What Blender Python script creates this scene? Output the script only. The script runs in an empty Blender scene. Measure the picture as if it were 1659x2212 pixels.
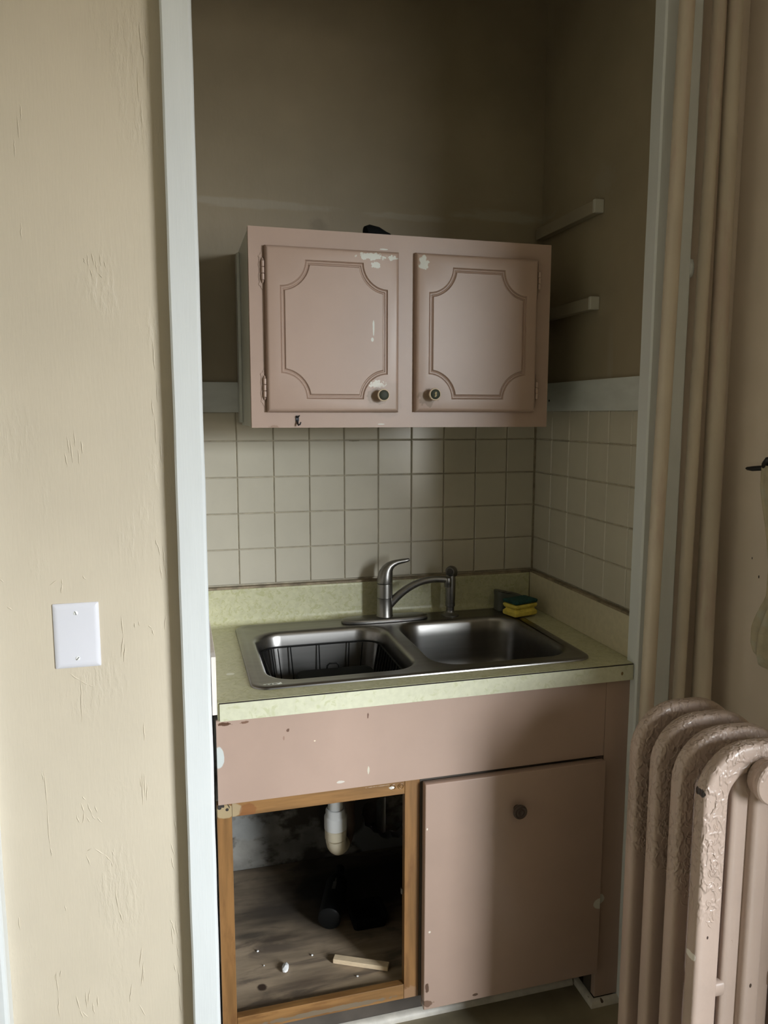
import bpy, bmesh, math, random
from mathutils import Vector, Matrix, noise as mnoise

S = bpy.context.scene
C = S.collection
random.seed(7)
PI = math.pi

# ------------------------------------------------------------------ camera
cd = bpy.data.cameras.new('camera')
cam = bpy.data.objects.new('camera', cd)
C.objects.link(cam)
cd.sensor_fit = 'VERTICAL'
cd.sensor_height = 36.0
cd.lens = 36.0 * 1637.98 / 2212.0
cd.clip_start = 0.02
r_, u_, f_ = (Vector((0.96485976, -0.26276286, 0.00115443)), Vector((0.03255695, 0.12390566, 0.99175977)),
              Vector((0.26074067, 0.9568715, -0.12810635)))
cam.matrix_world = Matrix(((r_.x, u_.x, -f_.x, -1.08625), (r_.y, u_.y, -f_.y, -2.17835), (r_.z, u_.z, -f_.z, 1.51300), (0, 0, 0, 1)))
S.camera = cam

# ------------------------------------------------------------------ world, daylight at the window, exposure
W = bpy.data.worlds.new('sky')
S.world = W
W.use_nodes = True
_wn, _wl = W.node_tree.nodes, W.node_tree.links
bg = _wn['Background']
_tc = _wn.new('ShaderNodeTexCoord'); _sp = _wn.new('ShaderNodeSeparateXYZ'); _mr = _wn.new('ShaderNodeMapRange'); _mx = _wn.new('ShaderNodeMix')
_mx.data_type = 'RGBA'; _mr.interpolation_type = 'SMOOTHSTEP'
_wl.new(_tc.outputs['Generated'], _sp.inputs[0]); _wl.new(_sp.outputs[2], _mr.inputs['Value'])
_mr.inputs['From Min'].default_value = -.02; _mr.inputs['From Max'].default_value = .08
_wl.new(_mr.outputs[0], _mx.inputs[0])
_mx.inputs[6].default_value = (.16, .15, .13, 1)       # ground and house fronts across the street
_mx.inputs[7].default_value = (.90, .96, 1.0, 1)       # overcast sky
_wl.new(_mx.outputs[2], bg.inputs[0])
SKY = 68
bg.inputs[1].default_value = SKY
WX = 0.222                                     # face of the right-hand wall stub beside the radiator
ROOMY = -4.3                                   # rear wall, behind the camera, with the window
WX0, WX1, WZ0, WZ1 = 0.95, 2.45, 0.80, 2.60    # the window opening in it
WD = 0.22                                      # depth of its reveal
ld = bpy.data.lights.new('window_portal', 'AREA')   # only guides sampling of the sky through the opening
ld.shape = 'RECTANGLE'
ld.size = WX1 - WX0
ld.size_y = WZ1 - WZ0
ld.cycles.is_portal = True
lo = bpy.data.objects.new('window_portal', ld)
C.objects.link(lo)
lo.location = ((WX0 + WX1) / 2, ROOMY - WD - .02, (WZ0 + WZ1) / 2)
lo.rotation_euler = (PI / 2, 0, 0)
S.view_settings.view_transform = 'Standard'
S.view_settings.look = 'None'
S.view_settings.gamma = 1
S.view_settings.use_curve_mapping = False
S.view_settings.exposure = 0.0

# ------------------------------------------------------------------ materials
ALB = 1.25      # overall paint brightness
def mat(name, col, rough=.5, metal=0.0, var=0.0, vscale=(6, 6, 6), bumps=(), marks=(), spec=.5, coat=0.0, col2=None, v2=None, rvar=0.0):
    """principled; var = colour mottling; bumps = [(scale xyz, strength, distance, detail, kind)];
    marks = [(centre, radii, colour, noise scale, noise amount)] places paint dabs, chips and stains."""
    if not metal:
        col = tuple(min(.86, c * ALB) for c in col)
        if col2: col2 = tuple(min(.86, c * ALB) for c in col2)
    m = bpy.data.materials.new(name)
    m.use_nodes = True
    nt = m.node_tree
    N, L = nt.nodes, nt.links
    b = N['Principled BSDF']
    b.inputs['Roughness'].default_value = rough
    b.inputs['Metallic'].default_value = metal
    b.inputs['Specular IOR Level'].default_value = spec
    b.inputs['Coat Weight'].default_value = coat
    geo = N.new('ShaderNodeNewGeometry')
    def noisetex(scale, detail=3, rough_=.55, dist=0.0):
        mp = N.new('ShaderNodeMapping')
        L.new(geo.outputs['Position'], mp.inputs[0])
        mp.inputs['Scale'].default_value = scale
        n = N.new('ShaderNodeTexNoise')
        n.inputs['Scale'].default_value = 1
        n.inputs['Detail'].default_value = detail
        n.inputs['Roughness'].default_value = rough_
        n.inputs['Distortion'].default_value = dist
        L.new(mp.outputs[0], n.inputs['Vector'])
        return n.outputs['Fac']
    def ramp(src, a, b_):
        r = N.new('ShaderNodeMapRange')
        r.interpolation_type = 'SMOOTHSTEP'
        r.inputs['From Min'].default_value = a
        r.inputs['From Max'].default_value = b_
        L.new(src, r.inputs['Value'])
        return r.outputs[0]
    def mix(fac, a, b_):
        x = N.new('ShaderNodeMix')
        x.data_type = 'RGBA'
        for sock, v in ((x.inputs[0], fac), (x.inputs[6], a), (x.inputs[7], b_)):
            if isinstance(v, (tuple, list)):
                sock.default_value = (*v, 1) if len(v) == 3 else v
            elif isinstance(v, float):
                sock.default_value = v
            else:
                L.new(v, sock)
        return x.outputs[2]
    cur = tuple(col)
    if var:
        lo_, hi_ = tuple(max(0, c * (1 - var)) for c in col), tuple(min(1, c * (1 + var)) for c in col)
        cur = mix(ramp(noisetex(vscale, 4), .3, .7), lo_, hi_)
    if col2:
        cur = mix(ramp(noisetex(v2[0], 5, .6, v2[3] if len(v2) > 3 else 0.0), v2[1], v2[2]), cur, tuple(col2))
    for (c, rad, mc, ns, amp, *sf) in marks:
        sf = sf[0] if sf else .06
        sub = N.new('ShaderNodeVectorMath'); sub.operation = 'SUBTRACT'
        L.new(geo.outputs['Position'], sub.inputs[0]); sub.inputs[1].default_value = c
        div = N.new('ShaderNodeVectorMath'); div.operation = 'DIVIDE'
        L.new(sub.outputs[0], div.inputs[0]); div.inputs[1].default_value = rad
        ln = N.new('ShaderNodeVectorMath'); ln.operation = 'LENGTH'
        L.new(div.outputs[0], ln.inputs[0])
        n = noisetex(ns if isinstance(ns, tuple) else (ns, ns, ns), 3)
        mul = N.new('ShaderNodeMath'); mul.operation = 'MULTIPLY_ADD'
        L.new(n, mul.inputs[0]); mul.inputs[1].default_value = amp; 
        L.new(ln.outputs['Value'], mul.inputs[2])
        # inside when length + amp*noise < 1 + amp*.35
        t = 1 + amp * .35
        fac = N.new('ShaderNodeMapRange')
        fac.inputs['From Min'].default_value = t + sf
        fac.inputs['From Max'].default_value = t - sf
        L.new(mul.outputs[0], fac.inputs['Value'])
        if len(mc) == 4:
            k = N.new('ShaderNodeMath'); k.operation = 'MULTIPLY'
            L.new(fac.outputs[0], k.inputs[0]); k.inputs[1].default_value = mc[3]
            cur = mix(k.outputs[0], cur, tuple(mc[:3]))
        else:
            cur = mix(fac.outputs[0], cur, tuple(mc))
    if isinstance(cur, tuple):
        b.inputs['Base Color'].default_value = (*cur, 1)
    else:
        L.new(cur, b.inputs['Base Color'])
    if rvar:
        rr = N.new('ShaderNodeMapRange')
        rr.inputs['To Min'].default_value = max(.03, rough - rvar)
        rr.inputs['To Max'].default_value = rough + rvar
        L.new(noisetex((14, 14, 14), 4), rr.inputs['Value'])
        L.new(rr.outputs[0], b.inputs['Roughness'])
    prev = None
    for (sc, st, dist, det, kind) in bumps:
        h = noisetex(sc, det, .6, .4 if kind == 'w' else 0.0)
        if kind in ('ridge', 'w'):
            h = ramp(h, .5, .62)
        if kind == 'patch':                     # brush ridges only in scattered patches
            msk = ramp(noisetex((5, 5, 3), 2), .52, .68)
            mm = N.new('ShaderNodeMath'); mm.operation = 'MULTIPLY'
            L.new(ramp(h, .42, .66), mm.inputs[0]); L.new(msk, mm.inputs[1])
            h = mm.outputs[0]
        if kind == 'worm':                      # cast vermicular relief on the upper part of the radiator
            sb = N.new('ShaderNodeMath'); sb.operation = 'SUBTRACT'; L.new(h, sb.inputs[0]); sb.inputs[1].default_value = .5
            ab = N.new('ShaderNodeMath'); ab.operation = 'ABSOLUTE'; L.new(sb.outputs[0], ab.inputs[0])
            wv = ramp(ab.outputs[0], .10, .0)
            sz = N.new('ShaderNodeSeparateXYZ'); L.new(geo.outputs['Position'], sz.inputs[0])
            mm = N.new('ShaderNodeMath'); mm.operation = 'MULTIPLY'
            ax = N.new('ShaderNodeMath'); ax.operation = 'ADD'; L.new(sz.outputs[0], ax.inputs[0]); ax.inputs[1].default_value = .087
            ab2 = N.new('ShaderNodeMath'); ab2.operation = 'ABSOLUTE'; L.new(ax.outputs[0], ab2.inputs[0])
            mx_ = N.new('ShaderNodeMath'); mx_.operation = 'MAXIMUM'
            L.new(ramp(ab2.outputs[0], .064, .072), mx_.inputs[0]); L.new(ramp(sz.outputs[2], .865, .885), mx_.inputs[1])
            m2 = N.new('ShaderNodeMath'); m2.operation = 'MULTIPLY'
            L.new(mx_.outputs[0], m2.inputs[0]); L.new(ramp(sz.outputs[2], .58, .66), m2.inputs[1])
            L.new(wv, mm.inputs[0]); L.new(m2.outputs[0], mm.inputs[1])
            h = mm.outputs[0]
        bp = N.new('ShaderNodeBump')
        bp.inputs['Strength'].default_value = st
        bp.inputs['Distance'].default_value = dist
        L.new(h, bp.inputs['Height'])
        if prev is not None:
            L.new(prev, bp.inputs['Normal'])
        prev = bp.outputs[0]
    if prev is not None:
        L.new(prev, b.inputs['Normal'])
    return m

WHITE_CHIP = (.60, .61, .57)
M = {}
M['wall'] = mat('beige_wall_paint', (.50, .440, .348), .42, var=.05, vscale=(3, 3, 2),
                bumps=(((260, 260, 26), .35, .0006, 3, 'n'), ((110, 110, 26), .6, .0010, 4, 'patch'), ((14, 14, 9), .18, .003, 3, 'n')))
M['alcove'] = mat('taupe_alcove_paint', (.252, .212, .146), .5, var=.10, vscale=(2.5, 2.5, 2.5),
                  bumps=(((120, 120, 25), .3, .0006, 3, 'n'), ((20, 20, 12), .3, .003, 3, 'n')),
                  marks=(((-.86, 0, 2.083), (.24, .1, .014), (.40, .37, .31, .42), (16, 16, 60), 1.1, .22),
                         ((-.42, 0, 2.077), (.16, .1, .011), (.42, .39, .32, .42), (16, 16, 70), 1.2, .22),
                         ((-.12, 0, 2.098), (.17, .1, .020), (.42, .40, .33, .42), (20, 20, 70), 1.2, .25),
                         ((-.56, 0, 2.02), (.62, .05, .062), (.30, .25, .18, .40), 9, .5, .25),
                         ((.0, -.33, 2.11), (.1, .06, .05), (.36, .33, .27, .35), 60, 1.5, .4),
                         ((.0, -.40, 1.62), (.1, .014, .12), (.36, .33, .27, .3), (60, 60, 14), 1.6, .4),
                         ((.0, -.55, 2.02), (.1, .02, .06), (.36, .33, .27, .3), (60, 60, 20), 1.5, .4),
                         ((-.685, 0, 2.038), (.03, .05, .02), (.14, .11, .075, .35), 60, 1.2, .3)))
M['under'] = mat('old_plaster_under_sink', (.20, .19, .17), .8, var=.3, vscale=(9, 9, 9),
                 col2=(.06, .05, .04), v2=((5, 5, 8), .45, .54),
                 marks=(((-.93, 0, .27), (.07, .1, .05), (.30, .30, .285, .85), 34, 1.5, .15), ((-.45, 0, .2), (.16, .1, .11), (.20, .20, .20), 14, .7),
                        ((-.62, 0, .3), (.09, .1, .12), (.06, .05, .042), 9, .4)),
                 bumps=(((60, 60, 60), .5, .002, 4, 'n'),))
M['rightwall'] = mat('pinkish_wall_paint', (.65, .56, .475), .5, var=.05, vscale=(3, 3, 3), bumps=(((160, 160, 60), .25, .0006, 3, 'n'),),
                     marks=(((.222, -.725, 1.135), (.05, .0022, .004), (.05, .04, .03), 90, .3), ((.222, -.70, 1.175), (.05, .0016, .003), (.08, .06, .05), 90, .3)))
M['trim'] = mat('white_trim_gloss', (.545, .565, .57), .30, var=.02, vscale=(20, 20, 3), bumps=(((300, 300, 14), .35, .0006, 3, 'n'), ((30, 30, 9), .2, .002, 2, 'n')))
M['board'] = mat('grey_white_board', (.47, .49, .48), .4, var=.06, vscale=(10, 10, 30), bumps=(((30, 30, 200), .3, .0006, 3, 'n'),))
M['cleatp'] = mat('painted_cleat', (.27, .235, .175), .5, var=.06, bumps=(((80, 80, 80), .2, .001, 3, 'n'),))
M['cleatend'] = mat('cleat_end_paint', (.42, .41, .36), .5, var=.05)
M['ceiling'] = mat('ceiling_paint', (.66, .64, .58), .7)
M['midroom'] = mat('beige_bounce_wall_paint', (.60, .58, .49), .6)  # unseen left wall, made light to bounce fill towards the alcove
M['darkroom'] = mat('brown_low_bounce_wall_paint', (.17, .16, .13), .6)  # unseen rear and far right walls, made dark to cut bounced light
M['tile'] = mat('cream_tile_glaze', (.43, .40, .33), .16, var=.035, vscale=(7, 7, 7), bumps=(((18, 18, 18), .10, .0015, 2, 'n'),), marks=(((-.583, 0, 1.4355), (.020, .02, .0022), (.17, .13, .08, .8), 120, 1.2),))
M['grout'] = mat('grout', (.34, .30, .225), .9, var=.2, vscale=(40, 40, 40))
M['caulk'] = mat('brown_caulk', (.20, .16, .105), .7, var=.4, vscale=(30, 30, 30))
PINK = (.325, .234, .190)
M['pink'] = mat('pink_cabinet_paint', PINK, .36, var=.035, vscale=(5, 5, 5), bumps=(((70, 70, 70), .12, .0008, 3, 'n'), ((220, 220, 220), .08, .0004, 2, 'n')),
                marks=(((-.612, -.33, 1.8935), (.045, .05, .010), WHITE_CHIP, 130, 1.7),
                       ((-.604, -.33, 1.874), (.014, .05, .010), WHITE_CHIP, 120, 1.4),
                       ((-.561, -.33, 1.892), (.016, .05, .008), WHITE_CHIP, 160, 1.8),
                       ((-.480, -.33, 1.884), (.016, .05, .022), WHITE_CHIP, 120, 1.6),
                       ((-.578, -.31, 1.9155), (.012, .05, .002), WHITE_CHIP, 90, .8),
                       ((-.609, -.33, 1.722), (.0028, .05, .022), WHITE_CHIP, 60, .8), ((-.612, -.33, 1.695), (.004, .05, .006), WHITE_CHIP, 60, .5),
                       ((-.600, -.33, 1.586), (.026, .05, .012), (.66, .64, .58), 150, 2.0),
                       ((-.600, -.33, 1.557), (.03, .05, .024), (.20, .145, .10, .6), 60, 1.2),
                       ((-.465, -.33, 1.553), (.028, .05, .024), (.20, .145, .10, .6), 60, 1.2),
                       ((-.575, -.33, 1.545), (.055, .05, .05), (.33, .25, .20, .35), 30, .7),
                       ((-.585, -.31, 1.4875), (.010, .05, .0015), WHITE_CHIP, 90, .8), ((-.855, -.31, 1.4815), (.016, .05, .005), (.30, .20, .15), 100, 1.4)))
M['pinklow'] = mat('pink_sink_cabinet_paint', (.318, .228, .186), .34, var=.035, vscale=(5, 5, 5), bumps=(((70, 70, 70), .10, .0008, 3, 'n'), ((220, 220, 220), .08, .0004, 2, 'n')),
                marks=(((-1.021, -.6, .784), (.012, .05, .026), (.52, .55, .54), 30, .6),
                       ((-.010, -.6, .79), (.012, .05, .055), (.42, .45, .42), 60, .7),
                       ((-.004, -.6, .72), (.009, .05, .13), (.40, .42, .40), 40, 1.0),
                       ((-.0945, -.61, .292), (.022, .05, .017), (.60, .60, .55), 30, .5),
                       ((-.006, -.6, .12), (.012, .05, .05), (.45, .46, .42), 40, .9),
                       ((-.7565, -.6, .6945), (.011, .05, .0035), (.54, .50, .45), 90, 1.2), ((-.692, -.6, .714), (.0026, .05, .012), (.56, .52, .43), 90, 1.0),
                       ((-.873, -.6, .829), (.0045, .05, .005), (.14, .08, .06), 150, 1.4), ((-.693, -.6, .843), (.0025, .05, .007), (.16, .09, .07), 150, 1.2),
                       ((-.814, -.6, .798), (.0020, .05, .0016), (.75, .65, .52), 150, .6), ((-.882, -.6, .812), (.002, .05, .006), (.30, .19, .15), 150, 1.2),
                       ((-1.008, -.6, .8575), (.018, .05, .005), (.10, .05, .03), 140, 1.6), ((-.965, -.6, .8575), (.012, .05, .004), (.18, .10, .07), 140, 1.6),
                       ((-.553, -.61, .155), (.006, .05, .014), (.12, .07, .05), 70, 1.2), ((-.550, -.61, .115), (.02, .05, .010), (.18, .11, .08), 60, 1.6),
                       ((-.43, -.61, .112), (.010, .05, .004), (.10, .06, .04), 90, 1.2), ((-.548, -.61, .30), (.003, .05, .003), (.75, .68, .60), 90, .6), ((-.556, -.61, .56), (.002, .05, .003), (.75, .68, .60), 90, .6)))
M['sidegrey'] = mat('cabinet_side_offwhite', (.50, .52, .49), .4, var=.05, bumps=(((60, 60, 60), .15, .0008, 3, 'n'),))
M['orangewood'] = mat('varnished_wood', (.165, .082, .028), .4, var=.22, vscale=(60, 60, 5), col2=(.115, .052, .018), v2=((30, 30, 7), .5, .72),
                      bumps=(((200, 200, 12), .2, .0005, 3, 'n'),),
                      marks=(((-1.010, -.59, .655), (.024, .1, .017), (.34, .26, .15), 50, .5),
                             ((-.985, -.59, .655), (.012, .1, .016), (.42, .30, .22, .6), 60, 1.2),
                             
                             ((-.63, -.59, .660), (.006, .1, .004), (.75, .72, .68), 140, 1.2),
                             ((-.66, -.59, .122), (.09, .1, .012), (.25, .18, .11), 40, 1.4), ((-.59, -.59, .13), (.03, .1, .02), (.26, .15, .08), 60, 1.4)))
M['orangewoodh'] = mat('varnished_rail_wood', (.180, .092, .032), .4, var=.22, vscale=(5, 60, 70), col2=(.125, .058, .019), v2=((7, 30, 30), .5, .72),
                      bumps=(((12, 200, 200), .2, .0005, 3, 'n'),),
                      marks=(((-1.002, -.59, .655), (.030, .1, .02), (.33, .25, .15), 50, .7),
                             ((-.962, -.59, .652), (.02, .1, .02), (.20, .075, .025, .7), 60, 1.0),
                             ((-.66, -.59, .667), (.035, .1, .0012), (.42, .34, .28, .7), 140, 1.9),
                             ((-.634, -.59, .6595), (.007, .1, .004), (.80, .76, .70), 140, .9),
                             ((-.80, -.59, .128), (.2, .1, .007), (.16, .12, .08), 40, 1.4)))
M['ply'] = mat('stained_plywood', (.28, .215, .15), .65, var=.22, vscale=(5, 30, 5), col2=(.13, .10, .075), v2=((4, 14, 4), .48, .66, .8),
               bumps=(((14, 90, 14), .3, .0012, 4, 'n'),),
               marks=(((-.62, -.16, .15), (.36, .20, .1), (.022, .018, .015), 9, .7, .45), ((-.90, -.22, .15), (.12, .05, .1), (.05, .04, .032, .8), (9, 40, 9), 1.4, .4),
                      ((-.93, -.49, .15), (.012, .012, .1), (.05, .03, .02), 60, .6, .2), ((-.76, -.57, .15), (.03, .008, .1), (.07, .045, .03), 50, 1.2, .3),
                      ((-.87, -.33, .15), (.07, .02, .1), (.06, .045, .035, .8), (16, 60, 16), 1.5, .4), ((-.80, -.50, .15), (.10, .03, .1), (.12, .085, .06, .7), (12, 50, 12), 1.5, .5), ((-.93, -.30, .15), (.06, .02, .1), (.06, .05, .04, .8), (16, 60, 16), 1.5, .5)))
M['darkwood'] = mat('dark_cabinet_inside', (.060, .048, .038), .8, var=.3)
M['lam'] = mat('speckled_green_laminate', (.41, .40, .262), .36, var=.07, vscale=(70, 70, 70), col2=(.35, .342, .190), v2=((60, 60, 60), .50, .62, 1.5), rvar=.06,
               bumps=(((300, 300, 300), .06, .0003, 2, 'n'),),
               marks=(((-.983, -.435, .91), (.010, .008, .05), (.72, .72, .60), 60, .3), ((-.06, -.613, .89), (.0035, .05, .005), (.20, .13, .05), 90, .8)))
M['lamedge'] = mat('pale_laminate_edge', (.47, .47, .355), .38, var=.05, vscale=(60, 60, 60), col2=(.41, .415, .275), v2=((34, 34, 34), .54, .66, 1.5),
               marks=(((-.060, -.613, .888), (.0035, .05, .005), (.20, .13, .05), 90, .8), ((-.021, -.613, .89), (.006, .05, .1), (.62, .57, .46), 20, .1)))
M['splashside'] = mat('beige_laminate', (.47, .42, .30), .4, var=.05, vscale=(60, 60, 60))
M['whitestrip'] = mat('pinkish_white_strip', (.66, .60, .56), .4, var=.04, vscale=(90, 90, 10))
M['darkgap'] = mat('dark_seam', (.02, .015, .012), .8)
M['steel'] = mat('brushed_sink_steel', (.25, .24, .23), .30, 1.0, var=.06, vscale=(3, 60, 60), bumps=(((4, 400, 400), .10, .0003, 2, 'n'),))
M['nickel'] = mat('brushed_nickel', (.25, .24, .228), .36, 1.0, var=.05, vscale=(40, 40, 40))
M['nickeldark'] = mat('nickel_seam', (.10, .095, .09), .4, 1.0)
M['black'] = mat('black_plastic', (.005, .0055, .006), .5, spec=.3)
M['wire'] = mat('black_coated_wire', (.004, .004, .004), .6, spec=.2)
M['rubber'] = mat('dull_black', (.004, .0045, .005), .8, spec=.15)
M['sponge'] = mat('yellow_sponge', (.62, .50, .09), .9, var=.12, vscale=(60, 60, 60), bumps=(((260, 260, 260), .8, .002, 3, 'n'),))
M['scour'] = mat('green_scourer', (.010, .055, .050), .9, var=.3, vscale=(120, 120, 120), bumps=(((300, 300, 300), .9, .002, 3, 'n'),))
M['greyplastic'] = mat('grey_plastic', (.085, .09, .078), .45)
M['sticker'] = mat('silver_sticker', (.62, .64, .60), .35)
M['ink'] = mat('dark_ink', (.03, .03, .03), .6)
M['whitemetal'] = mat('bright_dot', (.85, .85, .85), .3)
M['knobcream'] = mat('cream_knob', (.56, .46, .35), .3, var=.06)
M['knobdark'] = mat('dark_knob_inlay', (.035, .040, .028), .55, spec=.25)
M['brass'] = mat('worn_brass', (.22, .17, .08), .5, .5)
M['knobbrown'] = mat('dark_brown_knob', (.045, .030, .025), .35)
M['rad'] = mat('pink_beige_radiator_paint', (.37, .285, .24), .33, var=.05, vscale=(6, 6, 6), coat=.15,
               bumps=(((44, 44, 30), .60, .0032, 2, 'worm'), ((40, 40, 40), .22, .003, 2, 'n'), ((160, 160, 160), .12, .0008, 2, 'n')),
               marks=(((-.2085, -1.10, .846), (.0052, .05, .0085), (.02, .014, .012), 120, .8), ((-.2085, -1.1, .53), (.004, .03, .008), (.80, .76, .70), 120, .8),
                      ((-.185, -1.12, .57), (.0025, .02, .004), (.04, .02, .015), 80, .5), ((-.09, -1.13, .46), (.0035, .02, .006), (.05, .03, .02), 80, .5),
                      ((-.215, -1.10, .70), (.004, .03, .004), (.10, .05, .03), 80, .5), ((-.125, -1.12, .545), (.004, .02, .010), (.28, .18, .14), 120, 1.5)))
M['pipe'] = mat('beige_pipe_paint', (.47, .405, .325), .42, var=.08, vscale=(12, 12, 3), col2=(.44, .35, .285), v2=((16, 16, 3), .50, .62),
                bumps=(((60, 60, 14), .25, .0015, 3, 'n'),))
M['pvcw'] = mat('white_pvc', (.70, .71, .70), .35)
M['pvcb'] = mat('yellowed_pvc', (.60, .54, .42), .35, var=.05)
M['abs'] = mat('brown_drain_pipe', (.12, .085, .07), .5)
M['oldpipe'] = mat('grey_old_pipe', (.16, .16, .155), .6, var=.2, vscale=(30, 30, 8))
M['plate'] = mat('white_plastic_plate', (.585, .585, .635), .3)
M['screw'] = mat('painted_screw', (.74, .74, .78), .4)
M['floor'] = mat('brown_linoleum', (.21, .18, .12), .45, var=.15, vscale=(9, 9, 9))
M['shoe'] = mat('scuffed_white_moulding', (.46, .43, .38), .45, var=.12, vscale=(30, 30, 30),
                marks=(((-.10, -.59, .01), (.004, .01, .004), (.05, .03, .02), 90, .5), ((-.075, -.61, .012), (.004, .02, .004), (.05, .03, .02), 90, .5)))
M['woodstick'] = mat('bare_pine_offcut', (.60, .47, .32), .6, var=.10, vscale=(20, 60, 60))
M['paper'] = mat('white_scrap', (.75, .78, .80), .7)
M['towel'] = mat('cream_cloth', (.69, .62, .47), .9, var=.06, vscale=(40, 40, 40), col2=(.70, .66, .55), v2=((10, 10, 14), .5, .65),
                 bumps=(((350, 350, 350), .5, .0015, 3, 'n'),))
M['hook'] = mat('dark_iron_hook', (.045, .045, .05), .35, .6)
gl = bpy.data.materials.new('window_pane_glass'); gl.use_nodes = True
_n = gl.node_tree.nodes; _n.clear()
_o = _n.new('ShaderNodeOutputMaterial'); _t = _n.new('ShaderNodeBsdfTransparent'); _g = _n.new('ShaderNodeBsdfGlossy'); _x = _n.new('ShaderNodeMixShader')
_g.inputs['Roughness'].default_value = .02; _x.inputs[0].default_value = .05
gl.node_tree.links.new(_t.outputs[0], _x.inputs[1]); gl.node_tree.links.new(_g.outputs[0], _x.inputs[2]); gl.node_tree.links.new(_x.outputs[0], _o.inputs[0])

# ------------------------------------------------------------------ mesh helpers
def BM():
    return bmesh.new()

def box(bm, x0, x1, y0, y1, z0, z1):
    v = [bm.verts.new((x, y, z)) for x in (x0, x1) for y in (y0, y1) for z in (z0, z1)]
    for f in ((0, 1, 3, 2), (4, 6, 7, 5), (0, 4, 5, 1), (2, 3, 7, 6), (0, 2, 6, 4), (1, 5, 7, 3)):
        bm.faces.new([v[i] for i in f])
    return v

def bevel(bm, w, seg=2):
    bmesh.ops.recalc_face_normals(bm, faces=bm.faces[:])
    es = [e for e in bm.edges if len(e.link_faces) == 2 and e.calc_face_angle(0) > .6]
    bmesh.ops.bevel(bm, geom=es, offset=w, segments=seg, profile=.5, affect='EDGES', clamp_overlap=True)

def bbox(x0, x1, y0, y1, z0, z1, w=.002, seg=2):
    bm = BM(); box(bm, x0, x1, y0, y1, z0, z1)
    if w: bevel(bm, w, seg)
    return bm

def loft(bm, loops, cap0=True, cap1=True, closed=False):
    rows = [[bm.verts.new(p) for p in lp] for lp in loops]
    n = len(rows[0])
    pairs = list(zip(rows, rows[1:]))
    if closed: pairs.append((rows[-1], rows[0]))
    for a, b in pairs:
        for i in range(n):
            j = (i + 1) % n
            bm.faces.new((a[i], a[j], b[j], b[i]))
    if not closed:
        if cap0: bm.faces.new(rows[0][::-1])
        if cap1: bm.faces.new(rows[-1])
    return rows

def frame_of(t):
    t = t.normalized()
    a = Vector((0, 0, 1)) if abs(t.z) < .9 else Vector((1, 0, 0))
    u = t.cross(a).normalized()
    return u, t.cross(u).normalized()

def tube(bm, pts, rad, n=12, closed=False, caps=True):
    """round tube along points; rad is a number or one per point"""
    pts = [Vector(p) for p in pts]
    m = len(pts)
    rs = [rad] * m if isinstance(rad, (int, float)) else rad
    loops = []; u = None
    for i, p in enumerate(pts):
        a = pts[i - 1] if (i or closed) else p
        b = pts[(i + 1) % m] if (i < m - 1 or closed) else p
        t = (b - a).normalized()
        if u is None: u, v = frame_of(t)
        else:
            u = (u - t * u.dot(t)).normalized(); v = t.cross(u)
        loops.append([p + (u * math.cos(2 * PI * k / n) + v * math.sin(2 * PI * k / n)) * rs[i] for k in range(n)])
    return loft(bm, loops, caps, caps, closed)

def lathe(bm, c, prof, axis='z', n=24):
    """prof = [(r, h)]; axis z or -y (h runs towards the viewer)"""
    loops = []
    for r, h in prof:
        r = max(r, 1e-5)
        if axis == 'z':
            loops.append([(c[0] + r * math.cos(2 * PI * k / n), c[1] + r * math.sin(2 * PI * k / n), c[2] + h) for k in range(n)])
        else:
            loops.append([(c[0] + r * math.cos(2 * PI * k / n), c[1] - h, c[2] + r * math.sin(2 * PI * k / n)) for k in range(n)])
    loft(bm, loops)

def rrect(cx, cy, hx, hy, r, n=6):
    out = []
    for q, (sx, sy) in enumerate(((1, 1), (-1, 1), (-1, -1), (1, -1))):
        for k in range(n + 1):
            a = q * PI / 2 + k * PI / 2 / n
            out.append((cx + sx * (hx - r) + r * math.cos(a), cy + sy * (hy - r) + r * math.sin(a)))
    return out

def fill(bm, loops):
    """flat face between vertex loops (first outer, others holes)"""
    es = []
    for lp in loops:
        for i in range(len(lp)):
            a, b = lp[i], lp[(i + 1) % len(lp)]
            e = bm.edges.get((a, b)) or bm.edges.new((a, b))
            es.append(e)
    bmesh.ops.triangle_fill(bm, use_beauty=True, use_dissolve=False, edges=es)

def prism(bm, poly, d0, d1, plane='xz'):
    """extrude a polygon: plane xz -> d is y; plane xy -> d is z; plane yz -> d is x"""
    def P(p, d):
        return {'xz': (p[0], d, p[1]), 'xy': (p[0], p[1], d), 'yz': (d, p[0], p[1])}[plane]
    a = [bm.verts.new(P(p, d0)) for p in poly]; b = [bm.verts.new(P(p, d1)) for p in poly]
    n = len(poly)
    for i in range(n):
        j = (i + 1) % n
        bm.faces.new((a[i], a[j], b[j], b[i]))
    fill(bm, [a]); fill(bm, [b])

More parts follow.
